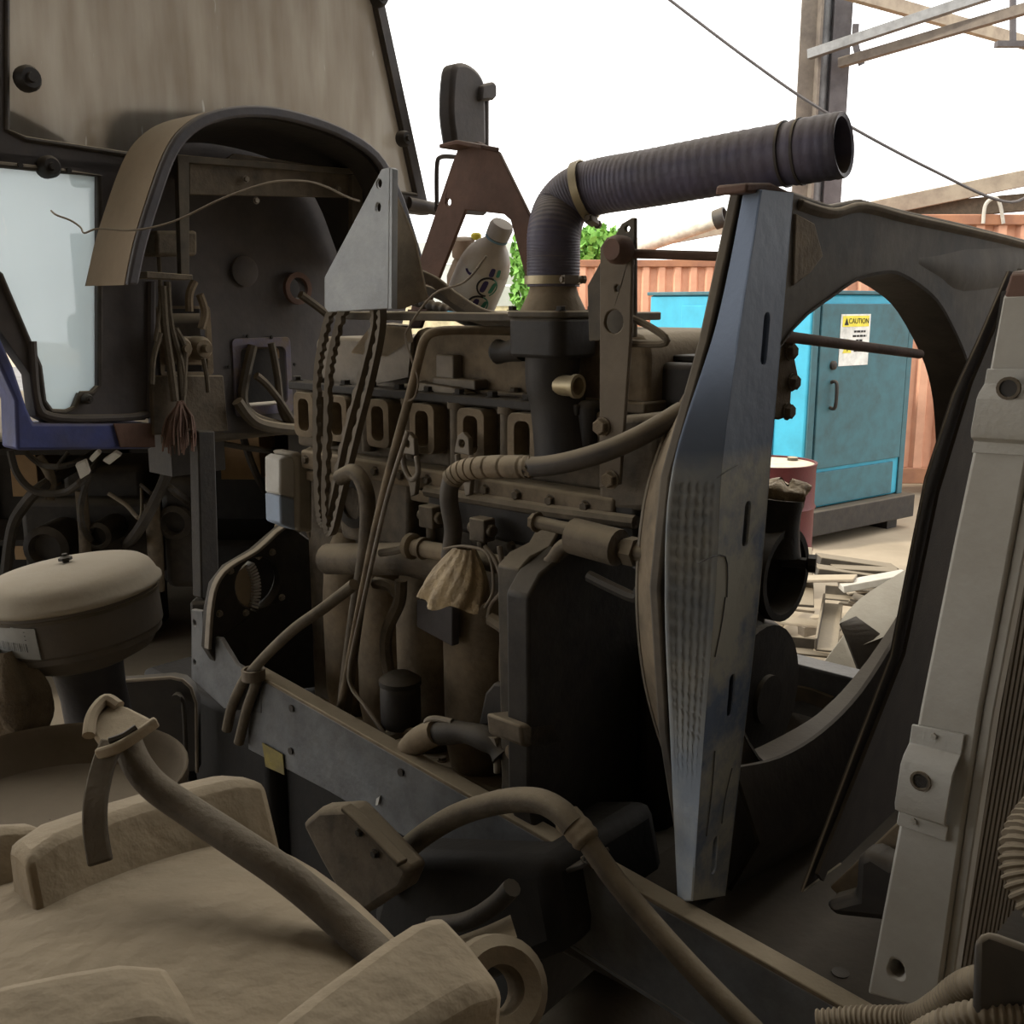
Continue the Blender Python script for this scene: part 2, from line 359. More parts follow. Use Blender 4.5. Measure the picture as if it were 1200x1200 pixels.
# ---- oil drum
m_red = mat('drum_red', (.10, .018, .022), (.075, .016, .019), .5, 0, .05); m_drumtop = mat('drum_top', (.62, .56, .42), (.45, .38, .28), .6, 0, .2, sc=12)
dc = V((1.72, 6.7, 0))
dr = thing('oil_drum', 'dark red oil drum with pale dusty lid beside the cyan cabinet', 'drum', dc)
b = MB(); b.lathe(dc, EZ, [(.285, 0), (.29, .03), (.283, .05), (.283, .28), (.293, .3), (.283, .32), (.283, .57), (.293, .59), (.283, .61), (.283, .85), (.29, .87), (.29, .88), (.275, .88), (.275, .865)], 36); b.build('barrel', m_red, dr)
b = MB(); b.lathe(dc+EZ*.862, EZ, [(.276, 0), (.276, .006)], 36); lid = b.build('lid', m_drumtop, dr)
for a, r in ((.6, .035), (3.6, .02)):
    b = MB(); b.lathe(dc+V((.2*math.cos(a), .2*math.sin(a), .868)), EZ, [(r, 0), (r, .02), (r*.8, .024)], 14); b.build('bung', m_blackd, lid)

# ---- shed posts, rails and the overhead cable
m_post = mat('old_steel_post', (.17, .145, .12), (.10, .085, .075), .7, .2, .1, sc=5)
m_postd = mat('dark_steel_post', (.09, .085, .09), (.06, .055, .06), .6, .2, .1)
m_pgrey = mat('grey_pipe', (.17, .175, .18), None, .5, .2, .1)
py = 13.2
def topz(px, py_, y): return hit(px, py_, EY, y)
for px, r, mt, lb, nm in ((944, 0, m_post, 'rusty steel angle post standing behind the fat rubber hose', 'angle'), (961, .05, m_pgrey, 'grey round pipe post between the two square posts', 'pipe'), (979, 0, m_postd, 'dark square steel post carrying the overhead rails', 'box')):
    c = hit(px, 120, EY, py); b = MB()
    if nm == 'pipe': b.tube([V((c.x, py, 0)), V((c.x, py, 7.0))], r*1.5, 16)
    elif nm == 'box': b.box(V((c.x, py, 3.5)), (.11, .11, 3.5))
    else:
        b.box(V((c.x, py, 3.5)), (.11, .015, 3.5)); b.box(V((c.x+.095, py-.09, 3.5)), (.015, .09, 3.5))
    o = b.build('shed_post', mt, bevel=.006 if nm == 'box' else 0); tag(o, lb, 'post', 'steel posts at the bay corner')
    o['category'] = 'post'
for q0, q1, y0, y1, r, mt, lb in (((948, 64), (1215, -25), 13.0, 11.2, .054, m_pgrey, 'upper grey steel rail fixed to the pipe posts'),
                                  ((984, 74), (1230, 2), 13.0, 11.2, .054, m_post, 'lower grey steel rail running parallel under the upper rail'),
                                  ((990, -10), (1230, 58), 12.6, 14.6, .075, m_wood, 'tan roof purlin crossing behind the two grey rails')):
    a = hit(*q0, EY, y0); c = hit(*q1, EY, y1); dd = c-a; ax = dd.normalized(); sd = ax.cross(EZ).normalized()
    b = MB(); b.box((a+c)/2, (dd.length/2, .045, r), (ax, sd, sd.cross(ax))); tag(b.build('overhead_rail', mt, bevel=.005), lb, 'rail', 'overhead rails')
a, c = hit(1187, -5, EY, 12.2), hit(1187, 52, EY, 12.2); b = MB(); b.tube([a, c], .037, 8); b.box(c, (.19, .045, .03)); tag(b.build('hanger_strut', m_postd), 'short upright hanger strut on the overhead rails', 'strut')
a, c = hit(1003, 28, EY, 12.95), hit(1010, 76, EY, 12.95); b = MB(); b.strip(smooth([a, (a+c)/2+V((-.04, 0, 0)), c], 4), EX, .075, .018); tag(b.build('clamp_plate', m_postd), 'bent clamp plate holding the rail ends at the square post', 'clamp')
b = MB(); b.tube(smooth(DP((760, -20, 9), (785, 0, 9), (880, 72, 9), (965, 130, 9), (1090, 198, 9.1), (1185, 237, 9.3), (1230, 200, 9.3)), 8), .014, 6)
tag(b.build('overhead_cable', m_postd), 'thin black cable sagging across the white sky', 'cable')

# ---- scrap steel heap seen through the fan opening
m_scr = [mat('scrap_steel', (.42, .37, .30), (.25, .21, .17), .7, .2, .4), mat('scrap_dark', (.06, .055, .05), None, .7, .1, .3)]
for i in range(26):
    L_ = random.uniform(.35, .8); ang = random.choice((.15, .25, -.3, -.5, 1.2, .05))+random.uniform(-.15, .15)
    xx = 1.75+random.uniform(-.2, .55); yy = 5.35+random.uniform(-.55, .6)
    p = V((xx, yy, .06+.45*random.random()*(1-abs(yy-5.35)/.9)))
    ax = V((math.cos(ang), math.sin(ang), random.uniform(-.2, .2))).normalized(); sd = ax.cross(EZ).normalized(); up = sd.cross(ax)
    b = MB(); k = i % 3
    if k == 0: b.box(p, (L_/2, .05, .006), (ax, sd, up)); b.box(p-sd*.05+up*.03, (L_/2, .006, .03), (ax, sd, up))
    elif k == 1: b.box(p, (L_/2, .035, .03), (ax, sd, up))
    else: b.box(p, (L_/2, .06, .008), (ax, sd, up))
    o = b.build('scrap_bar', m_scr[1 if i % 4 == 0 else 0], bevel=.004)
    tag(o, '%s scrap %s in the heap seen through the fan opening' % ('dark rusty' if i % 4 == 0 else 'pale dusty', ('angle steel piece', 'square steel bar', 'flat steel strip')[k]), 'scrap bar', 'scrap bars heaped behind the fan opening')
# long black sections on top of the heap
for i, (q0, q1, yy) in enumerate((((958, 655), (1048, 668), 5.6), ((975, 668), (1052, 672), 5.5), ((955, 668), (1030, 678), 5.45))):
    a, c = Y(yy, q0, q1); dd = c-a; ax = dd.normalized(); sd = ax.cross(EZ).normalized(); b = MB(); b.box((a+c)/2, (dd.length/2, .06, .025), (ax, sd, sd.cross(ax)))
    tag(b.build('steel_section', m_scr[1], bevel=.005), ('longest black steel section on top of the scrap heap', 'black steel section nearest the mesh screen on the scrap heap', 'lowest black steel section on the scrap heap')[i], 'steel section', 'black sections on the scrap heap')
a, c = Y(5.2, (985, 688), (1062, 674)); dd = c-a; ax = dd.normalized(); sd = ax.cross(EZ).normalized(); b = MB(); b.box((a+c)/2, (dd.length/2, .05, .02), (ax, sd, sd.cross(ax)))
tag(b.build('flat_bar', m_white, bevel=.004), 'pale flat bar lying across the scrap heap', 'flat bar')
# ================================================================== tractor cab (behind the engine)
CU = -2.73
def glassmat(name, tint, streak, trans, sc):
    m = bpy.data.materials.new(name); m.use_nodes = True; nt = m.node_tree; N = nt.nodes; L = nt.links
    for n_ in list(N): N.remove(n_)
    out = N.new('ShaderNodeOutputMaterial'); tc = N.new('ShaderNodeTexCoord'); mp = N.new('ShaderNodeMapping'); mp.inputs['Scale'].default_value = (1, 1, .16)
    L.new(tc.outputs['Object'], mp.inputs[0]); n1 = N.new('ShaderNodeTexNoise'); n1.inputs['Scale'].default_value = sc; n1.inputs['Detail'].default_value = 5; L.new(mp.outputs[0], n1.inputs['Vector'])
    n2 = N.new('ShaderNodeTexNoise'); n2.inputs['Scale'].default_value = 2.2; n2.inputs['Detail'].default_value = 4; L.new(tc.outputs['Object'], n2.inputs['Vector'])
    ad = N.new('ShaderNodeMath'); ad.operation = 'MULTIPLY_ADD'; L.new(n1.outputs[0], ad.inputs[0]); ad.inputs[1].default_value = .55; 
    hf = N.new('ShaderNodeMath'); hf.operation = 'MULTIPLY'; hf.inputs[1].default_value = .45; L.new(n2.outputs[0], hf.inputs[0]); L.new(hf.outputs[0], ad.inputs[2])
    rg = N.new('ShaderNodeMapRange'); rg.inputs[1].default_value = .36; rg.inputs[2].default_value = .68; L.new(ad.outputs[0], rg.inputs[0])
    cm = N.new('ShaderNodeMix'); cm.data_type = 'RGBA'; cm.inputs[6].default_value = (*tint, 1); cm.inputs[7].default_value = (*streak, 1); L.new(rg.outputs[0], cm.inputs[0])
    mp3 = N.new('ShaderNodeMapping'); mp3.inputs['Scale'].default_value = (1, 1, .22); L.new(tc.outputs['Object'], mp3.inputs[0])
    n3 = N.new('ShaderNodeTexNoise'); n3.inputs['Scale'].default_value = 34; n3.inputs['Detail'].default_value = 2; L.new(mp3.outputs[0], n3.inputs['Vector'])
    r3 = N.new('ShaderNodeMapRange'); r3.inputs[1].default_value = .70; r3.inputs[2].default_value = .76; L.new(n3.outputs[0], r3.inputs[0])
    c3 = N.new('ShaderNodeMix'); c3.data_type = 'RGBA'; L.new(r3.outputs[0], c3.inputs[0]); L.new(cm.outputs[2], c3.inputs[6]); c3.inputs[7].default_value = (.8, .8, .76, 1); cm = c3
    tl = N.new('ShaderNodeBsdfTranslucent'); df = N.new('ShaderNodeBsdfDiffuse'); tp = N.new('ShaderNodeBsdfTransparent'); gl = N.new('ShaderNodeBsdfGlossy'); gl.inputs['Roughness'].default_value = .15
    L.new(cm.outputs[2], tl.inputs[0]); L.new(cm.outputs[2], df.inputs[0])
    a = N.new('ShaderNodeMixShader'); a.inputs[0].default_value = .25; L.new(tl.outputs[0], a.inputs[1]); L.new(df.outputs[0], a.inputs[2])
    c = N.new('ShaderNodeMixShader'); c.inputs[0].default_value = trans; L.new(a.outputs[0], c.inputs[1]); L.new(tp.outputs[0], c.inputs[2])
    e = N.new('ShaderNodeMixShader'); e.inputs[0].default_value = .04; L.new(c.outputs[0], e.inputs[1]); L.new(gl.outputs[0], e.inputs[2]); L.new(e.outputs[0], out.inputs[0])
    return m
m_wind = glassmat('dusty_windscreen_glass', (.33, .28, .22), (.52, .485, .425), .06, 16)
m_pane = glassmat('pale_dusty_glass', (.62, .70, .72), (.74, .80, .80), .22, 3)
cab = thing('tractor_cab', 'dark blue tractor cab with dusty windscreen and open bulkhead behind the engine', 'tractor cab', M(CU-.7, 1.85, 0))
# windscreen frame and glass
ws = U(CU, (8, -40), (8, 152), (30, 163), (150, 181), (488, 228), (431, -40))
fo = U(CU, (-14, -50), (-14, 190), (150, 206), (505, 252), (440, -50))
b = MB(); b.prism(fo, EU*-.05, [ws]); b.build('windscreen_frame', m_cab, cab, .006)
b = MB(); b.prism(U(CU-.02, (4, -45), (4, 160), (30, 168), (150, 186), (492, 232), (436, -45)), EU*-.006); wsg = b.build('windscreen', m_wind, cab)
b = MB(); b.tube(smooth(ws, 1, True)+[ws[0]], .007, 8); b.build('windscreen_seal', m_rub, cab)
b = MB(); b.prism(U(CU-.029, (8, 127), (40, 143), (74, 162), (74, 175), (8, 168)), EU*-.1); b.build('dash_corner', m_rust, cab)
for q, r in (((30, 93), .032), ((470, 163), .026), ((441, -2), .03)):
    p = U(CU, q)[0]; b = MB(); b.lathe(p, EU, [(r, 0), (r, .02), (r*.75, .035), (r*.4, .035), (r*.35, .045)], 18); b.build('glass_fixing', m_black, wsg)
# quarter window
pane = U(CU, (-30, 190), (60, 199), (117, 206), (117, 452), (108, 461), (95, 461), (88, 478), (76, 483), (60, 482), (51, 470), (46, 430), (0, 322), (-30, 300))
fro = U(CU, (-40, 175), (60, 184), (180, 196), (182, 480), (170, 492), (60, 497), (42, 488), (36, 440), (-40, 330))
b = MB(); b.prism(fro, EU*-.06, [pane]); qf = b.build('quarter_window_frame', m_cab, cab, .008)
b = MB(); b.prism([p-EU*.03 for p in pane], EU*-.006); qp = b.build('quarter_window', m_pane, cab)
b = MB(); b.tube(pane+[pane[0]], .008, 8); b.build('window_seal', m_rub, qf)
for q, r in (((55, 196), .028), ((99, 467), .014)):
    p = U(CU, q)[0]; b = MB(); b.lathe(p-EU*.01, EU, [(r, 0), (r, .03), (r*.7, .042), (r*.35, .042), (r*.3, .05)], 18); b.build('glass_fixing', m_black, qp)
for q in ((22, 194), (79, 200)):
    p = U(CU, q)[0]; b = MB(); b.lathe(p, EU, [(.007, -.01), (.007, .012)], 8); b.build('clip', m_black, qp)
# raised bead of the moulding
b = MB(); b.tube(smooth(U(CU+.004, (38, 400), (44, 470), (62, 488), (120, 490), (168, 486), (176, 470), (178, 330)), 5), .011, 8); b.build('moulding_bead', m_cab, qf)
# blue sill and pillar
b = MB(); b.prism(U(CU+.01, (-20, 350), (16, 430), (32, 478), (40, 496), (178, 496), (178, 526), (20, 528), (18, 470), (-20, 385)), EU*-.1); b.build('blue_sill', m_blue, cab, .008)
b = MB(); b.prism(U(CU+.012, (132, 496), (180, 496), (181, 524), (140, 524)), EU*.006); b.build('rust_patch_plate', m_rust, cab, .002)
# bulkhead with its two openings
op1 = U(CU, (196, 362), (240, 362), (243, 436), (192, 436))
op2 = rrect(U(CU, (309, 441))[0], (ES), EZ, .082, .09, .02)
op3 = circ(U(CU, (347, 338))[0], ES, EZ, .034, 18)
bulk = U(CU-.0, (178, 185), (205, 160), (250, 143), (330, 141), (400, 160), (448, 192), (490, 300), (440, 515), (355, 505), (300, 508), (180, 505))
b = MB(); b.prism(bulk, EU*-.03, [op1, op2, op3]); bk = b.build('bulkhead', m_cab, cab)
b = MB(); b.prism(rrect(U(CU+.006, (309, 441))[0], ES, EZ, .105, .118, .015), EU*-.01, [[p+EU*.006 for p in op2]]); of = b.build('opening_frame', mat('worn_blue_frame', (.12, .12, .2), (.16, .12, .09), .7, 0, .3, sc=14), cab, .003)
for q in ((290, 394), (318, 395), (345, 427), (268, 430)): bolt(of, U(CU+.007, q)[0], EU, .005, m_black, name='screw')
b = MB(); b.prism(rrect(U(CU+.005, (218, 400))[0], ES, EZ, .085, .1, .01), EU*-.012, [[p+EU*.005 for p in op1]]); b.build('valve_opening_frame', m_tan, cab, .003)
b = MB(); b.ringplate(U(CU+.01, (347, 338))[0], EU, .034, .05, .015, 20); b.build('grommet', m_rust, cab)
b = MB(); b.lathe(U(CU, (285, 318))[0], EU, [(.045, -.005), (.045, .012), (.036, .016)], 22); b.build('blanking_plug', m_cab, cab)
b = MB(); b.prism(U(CU+.03, (178, 440), (262, 440), (268, 505), (180, 510)), EU*-.02); b.build('lower_plate', m_iron, cab, .004)
# dark inner box behind openings
b = MB(); b.mbox(CU-.30, CU-.28, 1.4, 2.35, 1.57, 2.1); b.build('inner_panel', m_black, cab)
b = MB(); b.prism(U(CU-.2, (325, 408), (346, 408), (346, 420), (325, 420)), EU*-.02); b.build('box_inside', mat('cardboard', (.42, .28, .15), (.34, .22, .12), .85, 0, .1), cab)
# cab roof, rear pillars, floor
b = MB(); b.mbox(CU-1.5, CU+.02, 1.0, 2.62, 3.25, 3.35); b.build('roof', m_cab, cab, .03)
for s_ in (1.06, 2.56):
    b = MB(); b.mbox(CU-1.5, CU-1.42, s_-.04, s_+.04, 1.3, 3.3); b.build('rear_pillar', m_blue, cab, .01)
b = MB(); b.mbox(CU-1.5, CU-.05, 1.08, 2.5, 1.535, 1.56); b.build('cab_floor', m_blackd, cab, .01)
b = MB(); b.mbox(CU-.05, CU, 1.5, 2.5, 1.49, 1.53); b.build('front_sill', m_blackd, cab, .01)
# support column under the cab
b = MB(); b.prism(U(CU+.08, (232, 505), (252, 505), (258, 702), (236, 702)), EU*-.05); b.build('support_column', m_irond, cab, .005)
b = MB(); c = U(CU+.055, (247, 700))[0]; b.box(V((c.x, c.y, c.z/2)), (.05, .05, c.z/2)); b.build('support_foot', m_irond, cab, .01)
# mirror bar stub at the right-hand windscreen corner
b = MB(); b.tube(U(CU, (478, 238), (520, 247)), .022, 10); b.build('mirror_bar', m_cab, cab)
b = MB(); b.tube(smooth(U(CU+.05, (512, 245), (512, 195), (517, 184), (534, 184)), 5), .008, 8); b.build('grab_rail', m_cab, cab)

# arched cowl over the bulkhead
AU = -2.38
arch = [(150, 334), (160, 285), (175, 235), (195, 180), (215, 150), (245, 131), (290, 123), (340, 128), (400, 148), (445, 178), (470, 222), (485, 265), (497, 305)]
ao = smooth(U(AU, *arch), 4); c0 = U(AU, (330, 330))[0]
cowl = thing('hood_cowl', 'dark arched hood cowl with tan dusty outside framing the bulkhead', 'cowl', U(CU, (300, 500))[0])
ai = [p+(c0-p).normalized()*.028 for p in ao]
b = MB(); b.prism(ao+ai[::-1], EU*-.02); b.build('front_rim', mat('blue_black_rim', (.07, .07, .085), None, .6, 0, .2), cowl, .006)
n = len(ao); g = [[p-EU*(.02) for p in ao], [p-EU*.22 for p in ao]]
b = MB(); R = []
for i in range(n):
    d = (c0-ao[i]).normalized()*.012; R.append([ao[i]-EU*.02, ao[i]-EU*.22, ao[i]-EU*.22+d, ao[i]-EU*.02+d])
b.rings(R); b.build('outer_skin', mat('tan_dusty_panel', (.25, .185, .125), (.2, .15, .1), .8, 0, .35), cowl)
b = MB(); R = []
for i in range(n):
    d = (c0-ao[i]).normalized(); R.append([ao[i]-EU*.03+d*.02, ao[i]-EU*.33+d*.05, ao[i]-EU*.33+d*.06, ao[i]-EU*.03+d*.03])
b.rings(R); b.build('inner_skin', m_black, cowl)
# rounded dark silhouette behind the cowl: the seat inside the cab
st = thing('operator_seat', 'rounded dark seat back seen through the dusty windscreen', 'seat', M(CU-.35, 1.75, 1.34))
sb = U(CU-.029, (118, 215), (117, 165), (124, 140), (142, 127), (185, 127), (330, 132), (345, 150), (345, 215))
b = MB(); b.prism(sb, EU*-.2); b.build('backrest', m_blackd, st, .02)
b = MB(); b.mbox(CU-.62, CU-.24, 1.5, 2.1, 1.75, 1.87); b.build('cushion', m_blackd, st, .03)
b = MB(); b.mbox(CU-.5, CU-.35, 1.7, 1.9, 1.34, 1.76); b.build('pedestal', m_black, st)
b = MB(); b.mbox(CU-.36, CU-.31, 1.55, 1.6, 1.8, 2.12); b.build('back_post', m_black, st)

# shelf bracket frame inside the arch
fr = thing('hood_support', 'thin steel support with dusty plate inside the arched cowl', 'support', U(-2.5, (215, 330))[0])
b = MB(); b.prism(U(-2.5, (208, 181), (222, 182), (222, 322), (212, 322)), EU*-.02); b.build('upright', m_blackd, fr, .002)
b = MB(); b.prism(U(-2.5, (208, 181), (440, 200), (440, 206), (208, 190)), EU*-.05); b.build('cross_bar', m_blackd, fr, .002)
b = MB(); b.prism(U(-2.52, (222, 190), (258, 192), (275, 180), (320, 186), (440, 205), (440, 232), (222, 228)), EU*-.015); b.build('dusty_plate', m_iron, fr, .002)
b = MB(); b.prism(U(-2.5, (413, 205), (425, 205), (425, 300), (413, 300)), EU*-.02); b.build('upright', m_blackd, fr, .002)
b = MB(); b.prism(U(-2.48, (172, 318), (226, 322), (226, 328), (172, 326)), EU*-.08); b.build('foot_plate', m_iron, fr, .002)
b = MB(); b.prism(U(-2.6, (183, 270), (232, 270), (232, 300), (183, 300)), EU*-.08); b.build('relay_box', m_iron, fr, .01)
for q in ((288, 210), (396, 222), (300, 235)): bolt(fr, U(-2.51, q)[0], EU, .008, m_steel)
# hydraulic valves in the bulkhead opening
vb = thing('hydraulic_valve', 'dust covered hydraulic valve block set in the bulkhead opening', 'valve', U(CU-.02, (218, 436))[0])
b = MB(); b.prism(U(CU+.02, (196, 395), (242, 395), (242, 428), (196, 428)), EU*-.1); b.build('body', m_tan, vb, .008)
for q in ((208, 408), (232, 408)):
    b = MB(); p = U(CU+.02, q)[0]; b.lathe(p-EU*.02, EU, [(.035, 0), (.035, .04), (.025, .055), (.012, .055), (.012, .08)], 14); b.build('spool_cap', m_tan, vb)
for i, q in enumerate(([(222, 365), (222, 345), (228, 330)], [(236, 385), (240, 365), (234, 345)])):
    b = MB(); b.tube(smooth(U(CU+.03, *q), 4), .012, 8); b.build('pipe_stub', m_tan, vb)
hs = [([(190, 335), (193, 380), (200, 430), (205, 470)], .012), ([(196, 330), (200, 380), (215, 440), (212, 480)], .010), ([(205, 385), (216, 410), (214, 460), (214, 485)], .010),
      ([(210, 420), (212, 450), (214, 480)], .008), ([(238, 420), (242, 440), (244, 460)], .007), ([(188, 390), (180, 420), (178, 450)], .008), ([(186, 300), (188, 350), (182, 400)], .006)]
for i, (q, r) in enumerate(hs):
    b = MB(); b.tube(smooth(U(CU+.06, *q), 6), r, 8)
    tag(b.build('hanging_hose', m_rubd), ['brown rubber hose hanging down across the valve block', 'second brown hose hanging beside the valve block', 'short hose looping out of the valve block', 'thin hose from the valve spool down to the frayed bundle', 'thin drain tube on the side of the valve block', 'thin hose hanging along the quarter window edge', 'thin lead hanging below the relay box'][i], 'hose', 'hoses hanging on the bulkhead')
# frayed hanging bundle
b = MB(); c1, c2 = U(CU+.08, (212, 470), (208, 522))
for i in range(46):
    a = random.uniform(0, 6.28); r = random.uniform(.01, .045)
    e = c2+ES*(r*1.1*math.cos(a))+EU*(r*math.sin(a))+EZ*random.uniform(-.03, .05)
    b.tube(smooth([c1+ES*random.uniform(-.008, .008), (c1+e)/2+ES*(r*.5*math.cos(a)), e], 2), .003, 4)
fbu = b.build('frayed_bundle', m_rust); tag(fbu, 'frayed rust-brown fibre bundle hanging below the valve hoses', 'bundle', kind='stuff')
# cables in the right-hand opening
for i, (q, r) in enumerate((([(296, 405), (288, 440), (285, 470), (300, 490), (335, 500), (350, 503)], .016), ([(318, 402), (325, 440), (330, 480), (340, 498)], .012), ([(300, 440), (312, 450), (328, 470), (345, 496)], .012), ([(278, 470), (300, 495), (340, 503), (356, 500)], .018), ([(352, 345), (370, 358), (388, 372)], .013))):
    b = MB(); b.tube(smooth(U(CU+.02+.012*i, *q), 6), r, 8)
    tag(b.build('cab_cable', m_blackd), ['thick black cable curving down inside the framed opening', 'straight cable hanging in the framed opening', 'slanting cable crossing the framed opening', 'lowest thick cable sagging below the framed opening', 'cable leaving through the round bulkhead grommet'][i], 'cable', 'cables in the bulkhead opening')
# side mirror
mr = thing('side_mirror', 'black side mirror standing up against the white sky', 'mirror', U(-2.6, (552, 178))[0])
ml = smooth(U(-2.6, (534, 170), (529, 130), (532, 82), (540, 73), (553, 76), (566, 90), (570, 110), (571, 172)), 3); b = MB(); b.prism(ml, EU*-.07); b.build('shell', m_cab, mr, .015)
b = MB(); b.prism(U(-2.58, (566, 100), (579, 95), (583, 100), (583, 113), (579, 117), (564, 118)), EU*-.05); b.build('hinge_knob', m_cab, mr, .008)
b = MB(); b.tube(U(-2.63, (569, 110), (569, 205), (566, 250)), .012, 8); b.build('mirror_arm', m_cab, mr)
b = MB(); b.tube(U(-2.63, (566, 248), (512, 244)), .014, 8); b.build('mirror_bracket', m_cab, mr)
# twisted wire drooping across the cowl
b = MB(); b.tube(smooth(DP((60, 247, 2.3), (66, 252, 2.28), (82, 258, 2.27), (94, 266, 2.26), (99, 273, 2.25), (115, 268, 2.24), (150, 270, 2.22), (180, 266, 2.2), (212, 256, 2.18), (262, 232, 2.15), (315, 214, 2.1), (355, 212, 2.05), (380, 218, 2.02), (405, 230, 2.0), (422, 236, 1.98)), 5), .0022, 6)
tag(b.build('loose_wire', m_wire), 'thin bent wire drooping across the arched cowl', 'wire')
# ================================================================== diesel engine
eng = thing('diesel_engine', 'dusty inline six cylinder diesel engine with open intake ports', 'engine', M(-1.5, 1.7, .9))
PU_ = [-1.901, -1.782, -1.645, -1.509, -1.372, -1.240]; PZ_ = 1.655
b = MB(); b.mbox(-1.98, -1.10, 1.43, 1.92, .93, 1.57); blk = b.build('block', m_iron, eng, .012)
b = MB(); b.mbox(-1.98, -1.08, 1.415, 1.9, 1.575, 1.715); head = b.build('cylinder_head', m_iron, eng, .008)
b = MB(); b.mbox(-1.90, -1.02, 1.365, 1.44, 1.535, 1.578); b.mbox(-1.90, -1.02, 1.375, 1.43, 1.505, 1.53); b.build('deck_ledge', m_tan, eng, .006)
b = MB(); b.mbox(-1.97, -1.12, 1.388, 1.44, 1.708, 1.728); b.build('head_gasket_rail', m_irond, eng, .004)
for u in PU_:
    c = M(u, 1.378, PZ_)
    b = MB(); b.prism(rrect(c, EU, EZ, .036, .05, .016), ES*.04, [rrect(c, EU, EZ, .019, .036, .014)]); fl = b.build('port_flange', m_tan, eng, .003)
    b = MB(); b.prism(rrect(c+ES*.039, EU, EZ, .03, .044, .012), ES*.004); b.build('port_bore', m_black, fl)
for i in range(5):
    u = (PU_[i]+PU_[i+1])/2; b = MB(); b.tube([M(u+.012, 1.40, 1.59), M(u+.012, 1.40, 1.70)], .015, 12); b.lathe(M(u+.012, 1.40, 1.70), EZ, [(.02, 0), (.02, .012)], 12); b.build('head_column', m_iron, eng)
for i in range(10):
    bolt(eng, M(-1.95+.088*i, 1.40, 1.728), EZ, .011, m_irond)
for i in range(12):
    bolt(eng, M(-1.96+.08*i, 1.366, 1.557), -ES, .009, m_iron)
# rocker covers
def cover(u0, u1, s0, s1, z0, z1, r):
    pr = [(u0, z0), (u0, z1-r)]+[(u0+r-r*math.cos(t), z1-r+r*math.sin(t)) for t in (math.pi/6, math.pi/3)]+[(u0+r, z1), (u1-r, z1)]+[(u1-r+r*math.sin(t), z1-r+r*math.cos(t)) for t in (math.pi/6, math.pi/3)]+[(u1, z1-r), (u1, z0)]
    b = MB(); b.prism([M(a, s0, z) for a, z in pr], ES*(s1-s0)); return b
cover(-1.625, -1.02, 1.455, 1.82, 1.715, 1.852, .04).build('rocker_cover', m_tan, eng, .012)
cover(-1.97, -1.65, 1.47, 1.82, 1.715, 1.825, .02).build('rear_rocker_cover', m_steel, eng, .008)
b = MB(); b.mbox(-1.64, -1.01, 1.435, 1.84, 1.715, 1.735); b.build('cover_flange', m_iron, eng, .004)
for u in (-1.58, -1.45, -1.32, -1.08): bolt(eng, M(u, 1.445, 1.735), EZ, .009, m_iron)
b = MB(); b.mbox(-1.52, -1.47, 1.43, 1.456, 1.735, 1.80); b.mbox(-1.52, -1.40, 1.42, 1.456, 1.735, 1.755); b.build('cover_bracket', m_steel, eng, .003)
# upper pocket and side cover
b = MB(); b.prism(S(1.372, (500, 560), (745, 590), (748, 650), (640, 648), (500, 615)), ES*.06); b.build('side_cover', m_irond, eng, .01)
b = MB(); b.tube(S(1.362, (500, 575), (640, 598), (745, 612)), .012, 8); b.build('cover_rib', m_iron, eng)
for q in ((508, 570), (560, 580), (620, 592), (690, 602), (740, 640), (600, 640), (520, 612)): bolt(eng, S(1.371, q)[0], -ES, .008, m_iron)
b = MB(); b.prism(S(1.37, (385, 545), (480, 560), (480, 645), (400, 632)), ES*.07); b.build('rear_side_cover', m_iron, eng, .012)
b = MB(); b.ringplate(S(1.362, (412, 590))[0], ES, .035, .055, .03, 24); b.build('cover_ring', m_irond, eng)
# crankcase scallops
for u, r in ((-1.83, .06), (-1.70, .065), (-1.555, .072), (-1.40, .078), (-1.255, .07)):
    b = MB(); b.lathe(M(u, 1.435, .93), EZ, [(r*.8, 0), (r, .08), (r*1.02, .3), (r*.9, .40), (r*.45, .46)], 24); b.build('cylinder_bulge', m_tan, eng)
b = MB(); b.mbox(-1.97, -1.13, 1.36, 1.5, .90, .955); b.build('sump_flange', m_tan, eng, .008)
for i in range(9): bolt(eng, M(-1.92+.09*i, 1.385, .955), EZ, .009, m_tan)
b = MB(); b.mbox(-1.95, -1.15, 1.30, 2.0, .35, .90); b.build('sump', m_pit, eng, .04)
b = MB(); b.mbox(-2.9, -2.06, 1.72, 2.2, .35, 1.02); b.build('gearbox', m_pit, eng, .05)
# main gallery pipe along the side
b = MB(); b.tube(S(1.36, (385, 655), (480, 655), (620, 690)), .035, 16); b.build('gallery_housing', m_iron, eng)
# injection gear: small shafts and unions
b = MB(); b.tube(S(1.31, (478, 640), (545, 652), (600, 665)), .017, 14); p0 = S(1.31, (482, 640))[0]
ax = (S(1.31, (545, 652))[0]-p0).normalized(); b.lathe(p0-ax*.005, ax, [(.026, 0), (.026, .012), (.02, .016)], 16); b.lathe(p0+ax*.03, ax, [(.022, 0), (.022, .008)], 16); b.build('fuel_shaft', m_tan, eng)
b = MB(); b.tube(smooth(S(1.30, (480, 640), (465, 645), (446, 648)), 4), .008, 8); b.build('union_nozzle', m_steel, eng)
for q, h in (((505, 605), 30), ((565, 620), 32)):
    a = S(1.335, q)[0]; b = MB(); b.box(a, (.02, .015, .022), (EU, ES, EZ)); b.tube([a-EU*.03, a+EU*.03], .012, 10); b.tube([a, a-EZ*.06], .010, 10); b.build('injector_clamp', m_iron, eng, .003)
